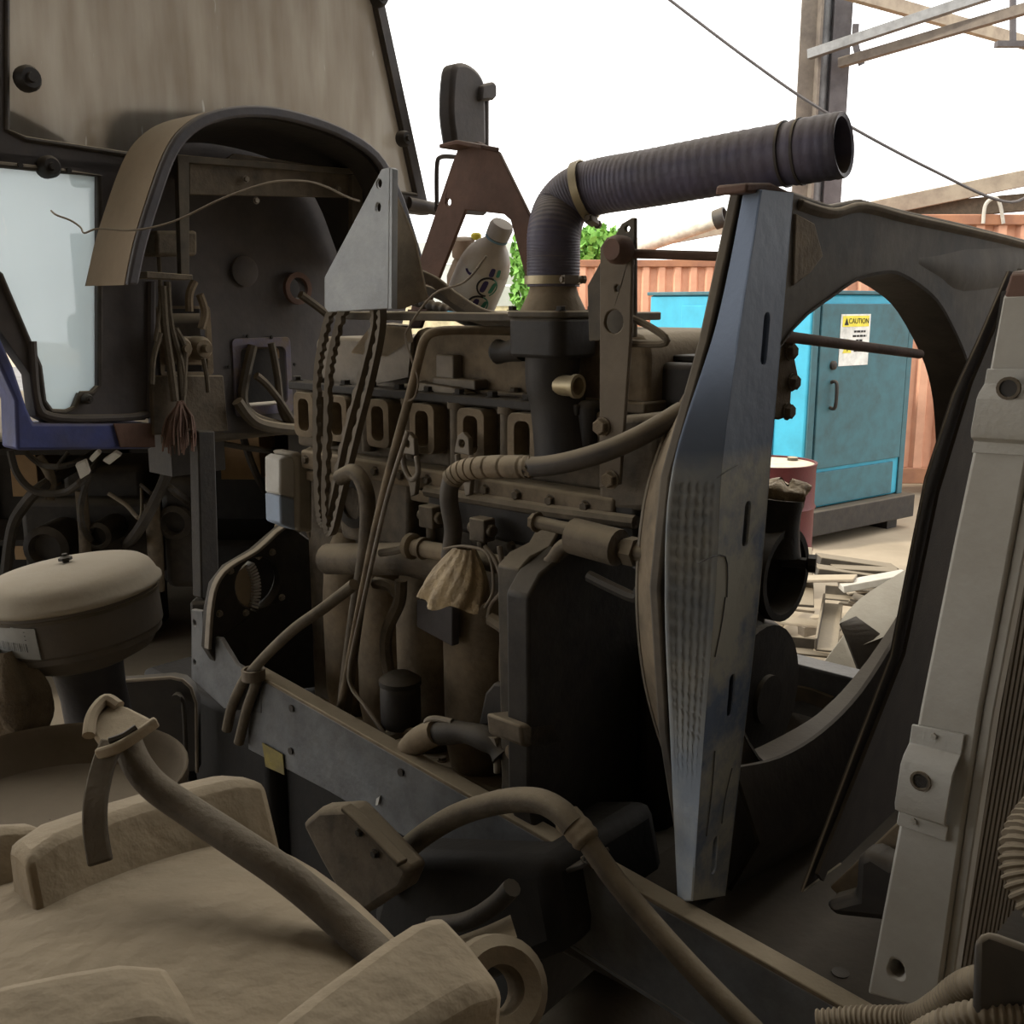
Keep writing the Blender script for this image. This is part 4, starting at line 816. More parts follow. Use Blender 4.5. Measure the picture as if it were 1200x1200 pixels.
# embossed ridges at the top, dusty ledge
tp_ = smooth(U(SU+.0, (935, 232), (975, 243), (1010, 236), (1060, 249), (1130, 265), (1200, 283), (1290, 313)), 4)
b = MB(); R = [[p+EU*.0, p+EU*.010-EZ*.003, p+EU*.010-EZ*.010, p-EZ*.022-EU*.004] for p in tp_]; b.rings(R); b.build('top_ledge', mat('shroud_ledge', (.1, .075, .055), (.06, .05, .042), .8, 0, .6), sh, .004)
rg = smooth(U(SU, (1060, 300), (1100, 312), (1150, 318), (1290, 300)), 5)
b = MB(); R = [[p-EZ*.05*min(1, i/9)-EU*.004, p+EU*(.011*min(1, i/9)-.003)-EZ*.02*min(1, i/9), p+EU*(.011*min(1, i/9)-.003)+EZ*.02*min(1, i/9), p+EZ*.06*min(1, i/9)-EU*.004+EZ*.001] for i, p in enumerate(rg)]; b.rings(R); b.build('moulded_ridge', m_shr, sh, .006, ang=60)
b = MB(); b.prism(U(SU+.004, (933, 250), (955, 262), (965, 300), (950, 320), (930, 335)), EU*-.01); b.build('corner_pad', m_tan, sh, .002)
# lower apron of the shroud
ap = U(SU+.06, (868, 900), (930, 880), (985, 850), (1040, 800), (1080, 830), (1000, 985), (930, 1010), (858, 1030))
b = MB(); R = []
lo_ = smooth(U(SU+.005, (856, 1046), (930, 1012), (1000, 985), (1080, 960), (1180, 900)), 4); hi_ = smooth(U(SU+.03, (862, 900), (915, 888), (965, 858), (1010, 812), (1050, 750)), 4)
b.surf([lo_, [a.lerp(c, .5)+EU*.05 for a, c in zip(lo_, hi_)], hi_], EU*-.008); b.build('lower_apron', mat('brown_apron', (.036, .028, .02), (.026, .02, .015), .8, 0, .08), sh, ang=60)

# galvanised plate, folded, with four slots
m_gal = mat('galvanised_plate', (.12, .15, .21), (.34, .32, .265), .45, .0, .06, sc=4.5, lo=.40, hi=.52)
# the upper third still carries its blue paint; below it is bare and dusty
nt = m_gal.node_tree; N_ = nt.nodes; L_ = nt.links
tc2 = N_.new('ShaderNodeTexCoord'); sx2 = N_.new('ShaderNodeSeparateXYZ'); L_.new(tc2.outputs['Object'], sx2.inputs[0])
mr2 = N_.new('ShaderNodeMapRange'); mr2.inputs[1].default_value = .69; mr2.inputs[2].default_value = .72; L_.new(sx2.outputs[2], mr2.inputs[0])
nz2 = N_.new('ShaderNodeTexNoise'); nz2.inputs['Scale'].default_value = 5; nz2.inputs['Detail'].default_value = 6; L_.new(tc2.outputs['Object'], nz2.inputs['Vector'])
cr2 = N_.new('ShaderNodeMix'); cr2.data_type = 'RGBA'; cr2.inputs[6].default_value = (.085, .11, .165, 1); cr2.inputs[7].default_value = (.17, .21, .28, 1); L_.new(nz2.outputs[0], cr2.inputs[0])
mx2 = N_.new('ShaderNodeMix'); mx2.data_type = 'RGBA'; L_.new(mr2.outputs[0], mx2.inputs[0])
bs2 = N_['Principled BSDF']; old = bs2.inputs['Base Color'].links[0].from_socket; L_.new(old, mx2.inputs[6]); L_.new(cr2.outputs[2], mx2.inputs[7]); L_.new(mx2.outputs[2], bs2.inputs['Base Color'])
def blue_top(m):
    nt = m.node_tree; N_ = nt.nodes; L_ = nt.links
    tc2 = N_.new('ShaderNodeTexCoord'); sx2 = N_.new('ShaderNodeSeparateXYZ'); L_.new(tc2.outputs['Object'], sx2.inputs[0])
    mr2 = N_.new('ShaderNodeMapRange'); mr2.inputs[1].default_value = .69; mr2.inputs[2].default_value = .72; L_.new(sx2.outputs[2], mr2.inputs[0])
    mx2 = N_.new('ShaderNodeMix'); mx2.data_type = 'RGBA'; L_.new(mr2.outputs[0], mx2.inputs[0])
    bs2 = N_['Principled BSDF']; old = bs2.inputs['Base Color'].links[0].from_socket; L_.new(old, mx2.inputs[6]); mx2.inputs[7].default_value = (.16, .195, .26, 1); L_.new(mx2.outputs[2], bs2.inputs['Base Color'])
m_galf = mat('dented_blue_zinc', (.26, .30, .35), (.44, .44, .41), .7, 0, .06, sc=6); blue_top(m_galf)
gp = thing('galvanised_plate', 'tall tapering galvanised side plate with four long slots beside the engine', 'plate', U(SU, (822, 1056))[0])
fold = [(893, 222), (868, 380), (846, 545), (838, 700), (822, 900), (812, 1056)]
rt = [(930, 226), (917, 380), (903, 545), (890, 700), (868, 900), (850, 1050)]
lf = [(874, 222), (842, 378), (791, 545), (781, 690), (788, 880), (796, 1057)]
def slot(x, y, hh_, u):
    c = U(u, (x, y))[0]; a = U(u, (x+hh_*.085, y-hh_))[0]; ax = (a-c); L = ax.length; ax.normalize(); sd = EU.cross(ax).normalized(); r = .0085
    pts = []
    for k in range(7): t = math.pi*k/6; pts.append(c+ax*(L-r)+sd*(r*math.cos(t))+ax*(r*math.sin(t)))
    for k in range(7): t = math.pi*k/6; pts.append(c-ax*(L-r)-sd*(r*math.cos(t))-ax*(r*math.sin(t)))
    return pts
GUp = SU+.055
slots = [slot(897, 397, 31, GUp), slot(875, 614, 27, GUp), slot(857, 815, 25, GUp), slot(838, 1002, 22, GUp)]
fp = smooth(U(GUp, *fold), 3); rp = smooth(U(GUp, *rt), 3); lp = smooth(U(GUp-.045, *lf), 3)
b = MB(); b.prism(fp+rp[::-1], EU*-.004, slots); face = b.build('slotted_face', m_gal, gp, .001)
# dimpled facet: rows of real dents on the folded side
g = []
NJ = 24
Lf = smooth(U(GUp-.045, *lf), 46); Ff = smooth(U(GUp, *fold), 46)
for i in range(len(Lf)):
    row = []
    for j in range(NJ+1):
        t = j/NJ; p = Lf[i].lerp(Ff[i], t)
        if 96 < i < 204 and 2 < j < NJ-2: p = p-EU*(.006*(.5-.5*math.cos(2*math.pi*j/4))*(.5+.5*math.cos(2*math.pi*i/5)))
        row.append(p)
    g.append(row)
b = MB(); b.surf(g, EU*-.003); b.build('dimpled_facet', m_galf, gp, ang=80)
b = MB(); R = [[p, p-EU*.05, p-EU*.05+(q-p).normalized()*.003, p+(q-p).normalized()*.003] for p, q in zip(rp, fp)]; b.rings(R); b.build('return_flange', m_gal, gp)
b = MB(); b.prism(U(GUp-.01, (876, 214), (905, 214), (930, 226), (874, 226)), EU*-.05); b.build('top_block', m_rust, gp, .004)
for q in ([(818, 660), (850, 652), (852, 700)], [(850, 700), (846, 730), (838, 770)], [(840, 560), (852, 552), (864, 545)], [(858, 900), (850, 935), (846, 965)], [(838, 880), (834, 930), (828, 980)]):
    b = MB(); b.tube(smooth(U(GUp+.0008, *q), 4), .0009, 5); b.build('scratch', m_rail, gp)
# curved band (rim of the shroud) showing at the left of the plate
oc = smooth(U(SU-.10, (838, 412), (796, 476), (766, 548), (752, 615), (747, 700), (754, 785), (772, 860), (792, 910)), 5)
ic = smooth(U(SU-.005, (852, 420), (818, 480), (796, 545), (786, 615), (783, 700), (788, 785), (796, 850), (806, 900)), 5)
b = MB(); b.surf([oc, [a.lerp(c, .5)-ES*.01 for a, c in zip(oc, ic)], ic], ES*.006); bd = b.build('rim_band', m_tan, sh, ang=60)
b = MB(); b.tube(oc, .004, 6); b.build('band_bead', m_steel, sh)

# dark blower housing with rag-stuffed mouth, seen past the plate
bh = thing('blower_housing', 'black round housing with rag-stuffed neck behind the galvanised plate', 'housing', U(-1.0, (900, 800))[0])
p = U(-1.0, (912, 672))[0]
b = MB(); b.lathe(p-EU*.08, EU, [(.06, 0), (.095, .03), (.1, .06), (.1, .1), (.085, .1), (.08, .05), (.03, .04)], 32); b.build('volute', m_irond, bh)
b = MB(); b.tube(smooth(U(-1.02, (905, 650), (908, 620), (912, 585)), 4), [.06, .058, .055, .053, .051, .05, .05, .052, .052], 20); b.build('neck', m_irond, bh)
b = MB(); b.prism(U(-1.02, (868, 720), (920, 730), (925, 800), (905, 905), (860, 905)), EU*-.1); b.build('pedestal', m_irond, bh, .02)
b = MB(); b.lathe(U(-.96, (945, 660))[0], V((.8, -.3, 0)), [(.012, -.05), (.012, 0), (.02, .004), (.02, .02)], 8); b.build('stud', m_black, bh)
g = []; c = U(-1.02, (918, 588))[0]
for i in range(9):
    t = i/8; row = []
    for j in range(25):
        a = 2*math.pi*j/24; r = (.036+.02*t)*(1+.14*math.sin(a*6+i*.6)+.08*math.sin(a*11)); r = r*(.25 if i == 8 else (.8 if i == 7 else 1))
        row.append(c+EU*(r*math.cos(a))+ES*(r*math.sin(a))+EZ*(.055*t-.012+.008*math.sin(3*a)*t))
    g.append(row)
b = MB(); b.surf(g); tag(b.build('rag_plug', m_rag, ang=80), 'crumpled tan rag stuffed in the neck of the black housing', 'rag')
# curved panels and bars lying beyond the opening
m_crm = mat('cream_panel', (.46, .42, .33), (.36, .32, .25), .6, 0, .2)
def curved(name, label, cat, rowA, rowB, mt, t=.006):
    b = MB(); b.surf([smooth(rowA, 5), smooth(rowB, 5)], V((0, .01, -t))); tag(b.build(name, mt, ang=60), label, cat)
curved('curved_sheet', 'cream curved sheet panel leaning behind the lower fan opening', 'panel', DP((955, 790, 3.0), (985, 750, 3.05), (1010, 715, 3.1)), DP((965, 860, 2.9), (1010, 830, 2.9), (1045, 770, 2.95)), m_crm)
curved('bent_fender', 'tan bent fender sheet with dark end standing behind the mesh screen', 'fender', DP((985, 728, 2.9), (1010, 700, 2.95), (1060, 668, 3.0)), DP((1000, 760, 2.8), (1050, 740, 2.8), (1080, 720, 2.85)), m_crm)
curved('fender_end', 'black end plate of the bent fender sheet', 'plate', DP((985, 730, 2.8), (995, 755, 2.8), (1008, 790, 2.78)), DP((1003, 722, 2.85), (1040, 750, 2.8), (1050, 770, 2.8)), m_irond)
for q, lb in (([(880, 800, 2.75), (910, 792, 2.75), (945, 788, 2.7), (975, 797, 2.65), (1000, 806, 2.6)], 'upper dark curved bar crossing the bottom of the fan opening'), ([(870, 822, 2.7), (905, 815, 2.7), (940, 813, 2.65), (975, 825, 2.6)], 'lower dark curved bar crossing the bottom of the fan opening')):
    b = MB(); b.strip(smooth(DP(*q), 5), EZ, .04, .012); tag(b.build('curved_bar', m_blackd, bevel=.002), lb, 'bar', 'curved bars behind the opening')
b = MB(); b.prism(DP((880, 826, 2.72), (935, 822, 2.72), (1000, 830, 2.65), (1000, 900, 2.6), (880, 910, 2.65)), V((.02, .12, -.02))); tag(b.build('dark_filler', m_irond, bevel=.01), 'added black filler hiding bright ground below the lower curved bar', 'cover')  # added to keep the area under the bars dark
b = MB(); b.prism(DP((895, 815, 2.95), (905, 802, 2.95), (943, 796, 2.95), (938, 820, 2.95)), V((0, .05, 0))); tag(b.build('red_plate', m_red, bevel=.003), 'dark red plate lying between the two curved bars', 'plate')
b = MB(); b.tube(smooth(DP((908, 775, 3.1), (925, 785, 3.05), (945, 790, 3.0)), 4), .02, 8); tag(b.build('pink_pipe', mat('faded_pink', (.5, .3, .22), None, .7, 0, .2)), 'faded pink pipe end above the curved bars', 'pipe')

# ---- mesh screen sheet leaning behind the radiator
m_mesh = mat('brown_mesh_screen', (.042, .031, .024), (.028, .021, .016), .8, 0, .1)
nt = m_mesh.node_tree; N = nt.nodes; L = nt.links
wv = N.new('ShaderNodeTexChecker'); wv.inputs['Scale'].default_value = 330; tc = N.new('ShaderNodeTexCoord'); L.new(tc.outputs['Object'], wv.inputs['Vector'])
bp = N.new('ShaderNodeBump'); bp.inputs['Strength'].default_value = .6; bp.inputs['Distance'].default_value = .003; L.new(wv.outputs['Fac'], bp.inputs['Height']); L.new(bp.outputs[0], N['Principled BSDF'].inputs['Normal'])
ms = thing('mesh_screen', 'brown fine mesh screen sheet leaning behind the radiator', 'screen', U(-.62, (940, 1045))[0])
mp = [(1182, 318), (1150, 392), (1118, 462), (1086, 560), (1070, 640), (1045, 768), (1000, 885), (940, 1045), (985, 1012), (1075, 925), (1260, 860), (1260, 318)]
b = MB(); b.prism(U(-.62, *mp), EU*-.004); b.build('sheet', m_mesh, ms)
b = MB(); b.tube(U(-.618, *mp[:9]), .0018, 6); b.build('edge_wire', m_iron, ms)
b = MB(); b.strip(U(-.612, (1196, 322), (1140, 455), (1102, 580), (1062, 770), (960, 1028)), ES, .03, .006); b.build('edge_fold', m_mesh, ms)
b = MB(); b.prism(U(-.60, (1176, 345), (1186, 318), (1230, 312), (1230, 345)), EU*.05); b.build('top_cap', m_rust, ms, .003)

# ---- radiator: side tank, flange, finned core
RSs = 1.15
rd = thing('radiator', 'pale grey radiator with finned core and bolted side brackets', 'radiator', S(RSs, (1060, 1180))[0])
le = [(1016, 1165), (1050, 985), (1078, 830), (1116, 640), (1150, 480), (1176, 344)]; re_ = [(1098, 1187), (1124, 1000), (1150, 830), (1186, 640), (1215, 480), (1238, 340)]
lp = S(RSs, *le); rp = S(RSs, *re_)
q0, q1 = lp[0], lp[-1]; ax = (q1-q0).normalized(); Lr = (q1-q0).length
wu = EU  # width along the machine
b = MB(); hl = circ(S(RSs, (1050, 1136))[0], EU, EZ, .010, 14, .012)
b.prism(lp+rp[::-1], ES*.05, [hl]); b.build('side_tank', m_alu, rd, .004)
fl0 = [p+EU*.0 for p in rp]; b = MB(); b.rings([[p+ES*.006, p+EU*.012+ES*.006, p+EU*.012+ES*.03, p+ES*.03] for p in rp]); b.build('tank_flange', m_alu, rd, .002)
m_fin = mat('dusty_fin', (.13, .105, .075), (.09, .07, .052), .8, 0, .2)
b = MB(); b.prism([rp[0]-EU*.012+ES*.03, rp[-1]-EU*.012+ES*.03, rp[-1]-EU*.012+ES*.75, rp[0]-EU*.012+ES*.75], EU*-.05); core = b.build('core', m_irond, rd)
me = None
for i in range(33):
    s0 = .042+.021*i
    if me is None:
        b = MB(); a_, c_ = rp[0]+ES*s0-EU*.010, rp[-1]+ES*s0-EU*.010; dd = c_-a_; b.box((a_+c_)/2, (dd.length/2, .0062, .010), (dd.normalized(), ES, dd.normalized().cross(ES).normalized())); o = b.build('fin', m_fin, core); me = o; base0 = V(W[o.name])
    else:
        o = bpy.data.objects.new('fin', me.data); COL.objects.link(o); place(o, base0+ES*.021*i, core)
m_worn = mat('chipped_grey_paint', (.40, .385, .345), (.075, .08, .09), .6, .05, .12, sc=16, lo=.60, hi=.64)
def hatb(pts, h, holep, mt, name):
    """raised hat bracket: pts = four image corners on the tank face (top-left, top-right, bottom-right, bottom-left)"""
    tl, tr, br, bl = S(RSs-.001, *pts); prof = [(0, .004), (.18, .004), (.27, h*.8), (.34, h), (.72, h), (.80, h*.8), (.86, .004), (1, .004)]
    b = MB(); b.surf([[tl.lerp(bl, t)-ES*d, tr.lerp(br, t)-ES*d] for t, d in prof], ES*.004); o = b.build(name, mt, rd, ang=30, bevel=.002)
    c = S(RSs-h-.001, holep)[0]; b = MB(); b.lathe2(c, -ES, [(.009, -.002), (.012, -.002), (.012, .002), (.009, .002)], 16); b.build('hole_rim', m_iron, o)
    b = MB(); b.lathe(c+ES*.001, -ES, [(.009, 0), (.009, .001)], 14); b.build('dark_hole_disc', m_black, o)  # flat black disc painted as the dark inside the hole
hatb([(1158, 432), (1232, 432), (1216, 535), (1140, 530)], .02, (1182, 455), m_worn, 'upper_bracket')
hatb([(1070, 848), (1132, 860), (1110, 985), (1052, 965)], .022, (1079, 915), m_worn, 'lower_bracket')
for q in ((1095, 862), (1072, 962)): bolt(rd, S(RSs-.004, q)[0], -ES, .004, m_alu, name='rivet')
b = MB(); b.prism([p for p in S(RSs+.0, (1176, 350), (1184, 320), (1245, 318), (1240, 350))], ES*.06); b.build('top_end', m_rust, rd, .003)
# ---- conduits and black block, bottom corner
m_cond = mat('dusty_conduit', (.19, .155, .11), (.13, .105, .075), .85, 0, .35)
def conduit(q, r, lb):
    L = smooth(DP(*q), 26); n = len(L); b = MB(); tot = sum((L[i+1]-L[i]).length for i in range(n-1)); m_ = int(tot/.0016); P = []; 
    acc = [0]
    for i in range(n-1): acc.append(acc[-1]+(L[i+1]-L[i]).length)
    j = 0
    for k in range(m_):
        d = tot*k/(m_-1)
        while j < n-2 and acc[j+1] < d: j += 1
        P.append(L[j].lerp(L[j+1], (d-acc[j])/max(1e-9, acc[j+1]-acc[j])))
    b.tube(P, [r if (k % 4) < 2 else r*.86 for k in range(m_)], 14); tag(b.build('corrugated_conduit', m_cond, ang=50), lb, 'conduit', 'corrugated conduits by the radiator')
conduit([(960, 1200, 1.16), (1010, 1196, 1.14), (1070, 1195, 1.1), (1100, 1180, 1.06), (1125, 1160, 1.03), (1150, 1150, 1.0), (1190, 1150, .98)], .016, 'ribbed conduit curving up in front of the radiator foot')
conduit([(1080, 1215, 1.0), (1110, 1200, .98), (1150, 1190, .96), (1200, 1195, .95)], .015, 'lower ribbed conduit below the black block')
conduit([(1290, 925, 1.12), (1240, 945, 1.1), (1208, 990, 1.08), (1215, 1040, 1.06), (1260, 1085, 1.04)], .03, 'ribbed conduit curling at the core edge above the black block')
bb = DP((1142, 1100, .95), (1158, 1090, .95), (1240, 1120, .95), (1240, 1260, .95), (1165, 1260, .95), (1140, 1180, .95))
b = MB(); b.prism(bb, ray(1170, 1150)*.12); tag(b.build('black_block', mat('block_black', (.035, .037, .042), (.022, .023, .026), .6, 0, .3), bevel=.008), 'black dust-topped block in front of the radiator core', 'block')

# ================================================================== big dusty tyre
TU, TSs, TR, THW = -.70, .302, .73, .222
wheel = thing('wheel_assembly', 'large dust-covered tractor tyre with chunky tread bars', 'wheel', M(TU, TSs, 0))
wc = M(TU, TSs, .731); CR = .680; steer = Matrix.Rotation(math.radians(-9), 3, 'Z'); WU = steer @ EU; WS = steer @ ES
def carc(w_): return CR-.022*(w_/THW)**2-.02*max(0, abs(w_)/THW-.7)**2*10
def wp_(th, w_, r): return wc+WS*w_+WU*(r*math.sin(th))+EZ*(r*math.cos(th))
prof = [(carc(THW*(k/10)), THW*(k/10)) for k in range(-10, 11)]
prof = [(.36, -THW*.75), (.45, -THW*.95), (.56, -THW*1.04), (.61, -THW*1.03)]+prof+[(.61, THW*1.03), (.56, THW*1.04), (.45, THW*.95), (.36, THW*.75)]
m_tyre = mat('dust_coated_rubber', (.25, .193, .122), (.165, .128, .082), .95, 0, .2, sc=7, bump=.55, bd=.012, bsc=4)
b = MB(); n = 96; b.rings([[wp_(2*math.pi*k/n, w_, r) for r, w_ in prof] for k in range(n)], True); b.build('tyre_carcass', m_tyre, wheel, ang=60)
N = 11; pit = 2*math.pi/N
def lug(th0, side):
    b = MB(); R = []; nst = 9
    for k in range(nst):
        t = k/(nst-1); w_ = side*(-.02+t*(THW+.02)); th = th0-.15*t+.06*t*t
        base = carc(min(abs(w_), THW))-.02; top = TR-.012*t*t-(.008 if k in (0, nst-1) else 0)
        hw = (.056 if t < .6 else .056+.03*(t-.6))
        R.append([wp_(th-hw*1.3, w_, base), wp_(th-hw*.93, w_, top-.009), wp_(th-hw*.8, w_, top), wp_(th, w_, top+.002), wp_(th+hw*.8, w_, top), wp_(th+hw*.93, w_, top-.009), wp_(th+hw*1.3, w_, base)])
    b.rings(R); return b.build('tread_bar', m_tyre, wheel, bevel=.008, ang=50)
for k in range(N):
    lug(pit*k-.235, 1); lug(pit*k+.17, -1)
b = MB(); b.lathe2(wc, WS, [(.36, -.15), (.38, -.17), (.39, -.15), (.34, -.07), (.34, .07), (.39, .15), (.38, .17), (.36, .15), (.32, .07), (.32, -.07)], 48); b.build('rim', m_blackd, wheel)
b = MB(); b.lathe(wc-WS*.02, WS, [(.33, 0), (.12, .03), (.11, .09), (.06, .1)], 32); b.build('hub', m_blackd, wheel)
# axle and castings between the wheel and the rail
axl = thing('front_axle', 'dark dusty axle casting behind the tread below the rail', 'axle', M(-1.0, 1.0, .4))
b = MB(); b.tube([M(-.68, .36, .73), M(-.9, 1.0, .68), M(-1.0, 2.4, .68)], .09, 16); b.build('axle_beam', m_irond, axl)
b = MB(); b.prism(S(1.0, (352, 965), (372, 948), (408, 946), (445, 985), (480, 1022), (470, 1045), (445, 1060), (425, 1074), (400, 1055), (375, 1010)), ES*.045); b.build('knuckle', m_iron, axl, .012)
b = MB(); b.strip(S(.99, (405, 945), (440, 978), (472, 1012)), ES, .022, .010); b.build('knuckle_rib', m_iron, axl, .003)
for q in ((422, 975), (440, 1000)): bolt(axl, S(.998, q)[0], -ES, .007, m_irond)
b = MB(); b.prism(S(1.12, (450, 1000), (640, 1010), (660, 1120), (500, 1180), (430, 1080)), ES*.3); b.build('gearbox_mass', m_pit, axl, .03)
b = MB(); c = S(.9, (580, 1160))[0]; b.lathe2(c, V((.35, -.75, .55)).normalized(), [(.03, -.03), (.055, -.035), (.072, -.01), (.07, .02), (.055, .035), (.032, .03)], 30); b.build('knuckle_eye', m_tan, axl)
b = MB(); b.surf([smooth(S(1.0, (535, 1098), (570, 1085), (598, 1072)), 4), smooth(S(.97, (540, 1118), (575, 1108), (606, 1098)), 4)], (0, 0, -.012)); b.build('dust_lip', m_dust, axl)
b = MB(); b.tube(smooth(S(.98, (505, 1085), (545, 1080), (580, 1060), (600, 1040)), 5), .014, 10); b.build('steering_pipe', m_irond, axl)
# bits on the engine lower front: chewed hose stub and lever
st_ = thing('torn_hose_stub', 'torn black hose stub with frayed end above the rail', 'hose', S(1.24, (520, 905))[0])
b = MB(); b.tube(smooth(S(1.24, (478, 880), (505, 862), (540, 858), (575, 868), (590, 885)), 5), [.022+.002*math.sin(i) for i in range(21)], 14); b.build('stub', m_irond, st_)
b = MB(); b.tube(smooth(S(1.235, (474, 885), (490, 868), (512, 858)), 5), [.016, .021, .024, .025, .0255, .026, .026, .026, .0255, .025, .024], 12); b.build('frayed_sleeve', m_tan, st_)
b = MB(); b.tube(S(1.235, (582, 872), (583, 905)), .007, 8); b.lathe(S(1.235, (580, 870))[0], -ES, [(.014, -.01), (.014, .01)], 6); b.build('clip_bolt', m_steel, st_)
b = MB(); b.tube(smooth(S(1.235, (503, 858), (500, 845), (512, 842), (530, 846)), 4), .006, 8); b.build('lever', m_steel, st_)
b = MB(); b.prism(U(-1.06, (610, 850), (650, 845), (662, 870), (640, 880), (612, 875)), EU*-.08); b.build('lower_bracket', m_iron, eng, .006)

# hose lying on the tyre and its strap
hz = [(148, 866, 0.910), (160, 895, 0.895), (182, 922, 0.891), (225, 952, 0.880), (275, 985, 0.857), (330, 1022, 0.842), (380, 1062, 0.834), (435, 1112, 0.815), (480, 1158, 0.78)]
b = MB(); b.tube(smooth(DP(*hz), 8), lambda t: .0125+.002*t, 14); m_bh = mat('brown_hose', (.065, .052, .038), (.045, .036, .027), .85, 0, .16, sc=14, bump=.5)
tag(b.build('loose_hose', m_bh), 'thick brown rubber hose lying down across the tyre', 'hose')
sd_ = thing('rubber_strap', 'brown rubber strap hanging from a folded end clip on the tyre', 'strap', D(115, 1010, 0.842))
b = MB(); b.strip(smooth(DP((132, 868, 0.887), (120, 900, 0.872), (112, 940, 0.857), (112, 975, 0.849), (118, 1012, 0.842)), 6), EX, .02, .007); b.build('band', m_bh, sd_, .002)
b = MB(); b.prism(DP((106, 858, 0.895), (112, 836, 0.910), (128, 822, 0.926), (150, 828, 0.918), (180, 842, 0.895), (162, 858, 0.884), (140, 872, 0.876), (120, 880, 0.880)), V((.002, .004, -.009))); b.build('end_clip', m_dust, sd_, .004)
b = MB(); b.tube(smooth(DP((104, 862, 0.891), (108, 838, 0.907), (124, 820, 0.922), (140, 828, 0.918)), 5), .0055, 8); b.build('clip_roll', m_dust, sd_)
b = MB(); b.strip(smooth(DP((114, 884, 0.876), (138, 876, 0.872), (162, 861, 0.880), (184, 845, 0.891)), 5), EZ, .010, .006); b.build('clip_lip', m_dust, sd_, .002)
b = MB(); b.tube(smooth(DP((128, 868, 0.874), (145, 862, 0.876), (160, 852, 0.880)), 4), .003, 6); b.build('clip_slot', m_irond, sd_)
# ================================================================== air pre-cleaner and the things around it
pc = D(84, 690, 1.85); ax = V((-.11, -.02, 1)).normalized(); k = 1.85/1200; R0 = 98*k
ac = thing('air_precleaner', 'mushroom-shaped air pre-cleaner with dusty pale lid and barcode sticker', 'air cleaner', V((pc.x+.02, pc.y, 1.0)))
b = MB(); b.lathe(pc, ax, [(R0*1.0, -.008), (R0*1.035, -.004), (R0*1.035, .002), (R0*1.0, .007), (R0*.97, .018), (R0*.93, .028), (R0*.86, .036), (R0*.6, .044), (R0*.2, .049), (.001, .05)], 48); lid = b.build('lid', mat('dusty_pale_lid', (.40, .36, .29), (.33, .29, .23), .8, 0, .35), ac, ang=60)
b = MB(); b.lathe(pc, ax, [(R0*.3, -.145), (R0*.55, -.135), (R0*.80, -.118), (R0*.88, -.10), (R0*.93, -.095), (R0*.93, -.085), (R0*.96, -.08), (R0*.97, -.02), (R0*.97, -.004), (R0*.5, 0)], 48); bowl = b.build('bowl', mat('dark_bowl', (.10, .088, .076), (.07, .062, .055), .6, 0, .3), ac, ang=40)
b = MB(); b.lathe2(pc-ax*.018, ax, [(R0*.96, -.003), (R0*.985, -.003), (R0*.985, .003), (R0*.96, .003)], 48); b.build('bead', m_blackd, ac)
b = MB(); b.tube([pc-ax*.135, pc-ax*.15, pc-ax*.2, pc-ax*.36], [.075, .062, .058, .062], 24); b.build('neck', mat('navy_pipe', (.03, .032, .042), (.022, .023, .03), .5, 0, .15), ac)
b = MB(); b.lathe(pc+ax*.048, ax, [(.006, 0), (.005, .018)], 8); b.lathe(pc+ax*.054, ax, [(.012, 0), (.012, .005), (.006, .008)], 6); b.build('wing_nut', m_irond, lid)
# curved sticker
b = MB(); x, y = frame(ax); g = []
def on(a, h, r=R0*.985): return pc+ax*h+(EX*math.sin(a)-EY*math.cos(a))*r
rows = [[on(-.70+.66*j/10, -.028-.055*i/3) for j in range(11)] for i in range(4)]
b.surf(rows, (0, .002, 0)); sk = b.build('sticker', mat('grubby_label', (.36, .36, .34), None, .7, 0, .1, bump=0), bowl)
b = MB()
for j in range(16):
    a = -.6+.028*j; wd = .004 if j % 3 else .009; b.add([on(a, -.055, R0*.99), on(a+wd, -.055, R0*.99), on(a+wd, -.07, R0*.99), on(a, -.07, R0*.99)], [(0, 1, 2, 3)])
for h in (-.034, -.041, -.048): b.add([on(-.66, h, R0*.99), on(-.16, h, R0*.99), on(-.16, h-.0012, R0*.99), on(-.66, h-.0012, R0*.99)], [(0, 1, 2, 3)])
b.build('barcode_print', m_ink, sk)
# black panel with rounded corner behind the neck
PY = 2.35
pp = Y(PY, (120, 800), (200, 794), (214, 797), (224, 806), (230, 824), (231, 905), (120, 905))
bp_ = thing('battery_cover', 'black panel with rounded pale edge standing behind the pre-cleaner neck', 'cover', Y(PY, (175, 905))[0])
b = MB(); b.prism(pp, V((0, .04, 0))); b.build('panel', m_black, bp_, .005)
b = MB(); b.tube(pp[:6], .0045, 8); b.build('edge_trim', m_steel, bp_)
b = MB(); b.tube(smooth(Y(PY-.02, (205, 818), (213, 818), (216, 840), (218, 890)), 4), .006, 8); b.lathe(Y(PY-.01, (209, 816))[0], -EY, [(.012, 0), (.012, .02)], 10); b.build('lead', m_irond, bp_)
b = MB(); b.box(Y(PY, (175, 905))[0]-EZ*.3+V((0, .02, 0)), (.1, .03, .3)); b.build('stand', m_irond, bp_)
# open pan behind the tyre
pn = D(55, 925, 1.55); b = MB(); b.lathe2(pn, EZ, [(.20, .018), (.203, .022), (.206, .02), (.205, .0), (.18, -.05), (.001, -.06), (.001, -.05), (.175, -.04), (.199, 0)], 44)
tag(b.build('steel_pan', mat('pan_brown', (.13, .10, .07), (.1, .08, .055), .8, 0, .2)), 'round brown steel pan with thin rim behind the tyre', 'pan')
b = MB(); b.box(V((pn.x, pn.y, (pn.z-.06)/2)), (.09, .09, (pn.z-.06)/2)); tag(b.build('pan_stand', m_irond, bevel=.01), 'dark stand under the round brown pan', 'stand')
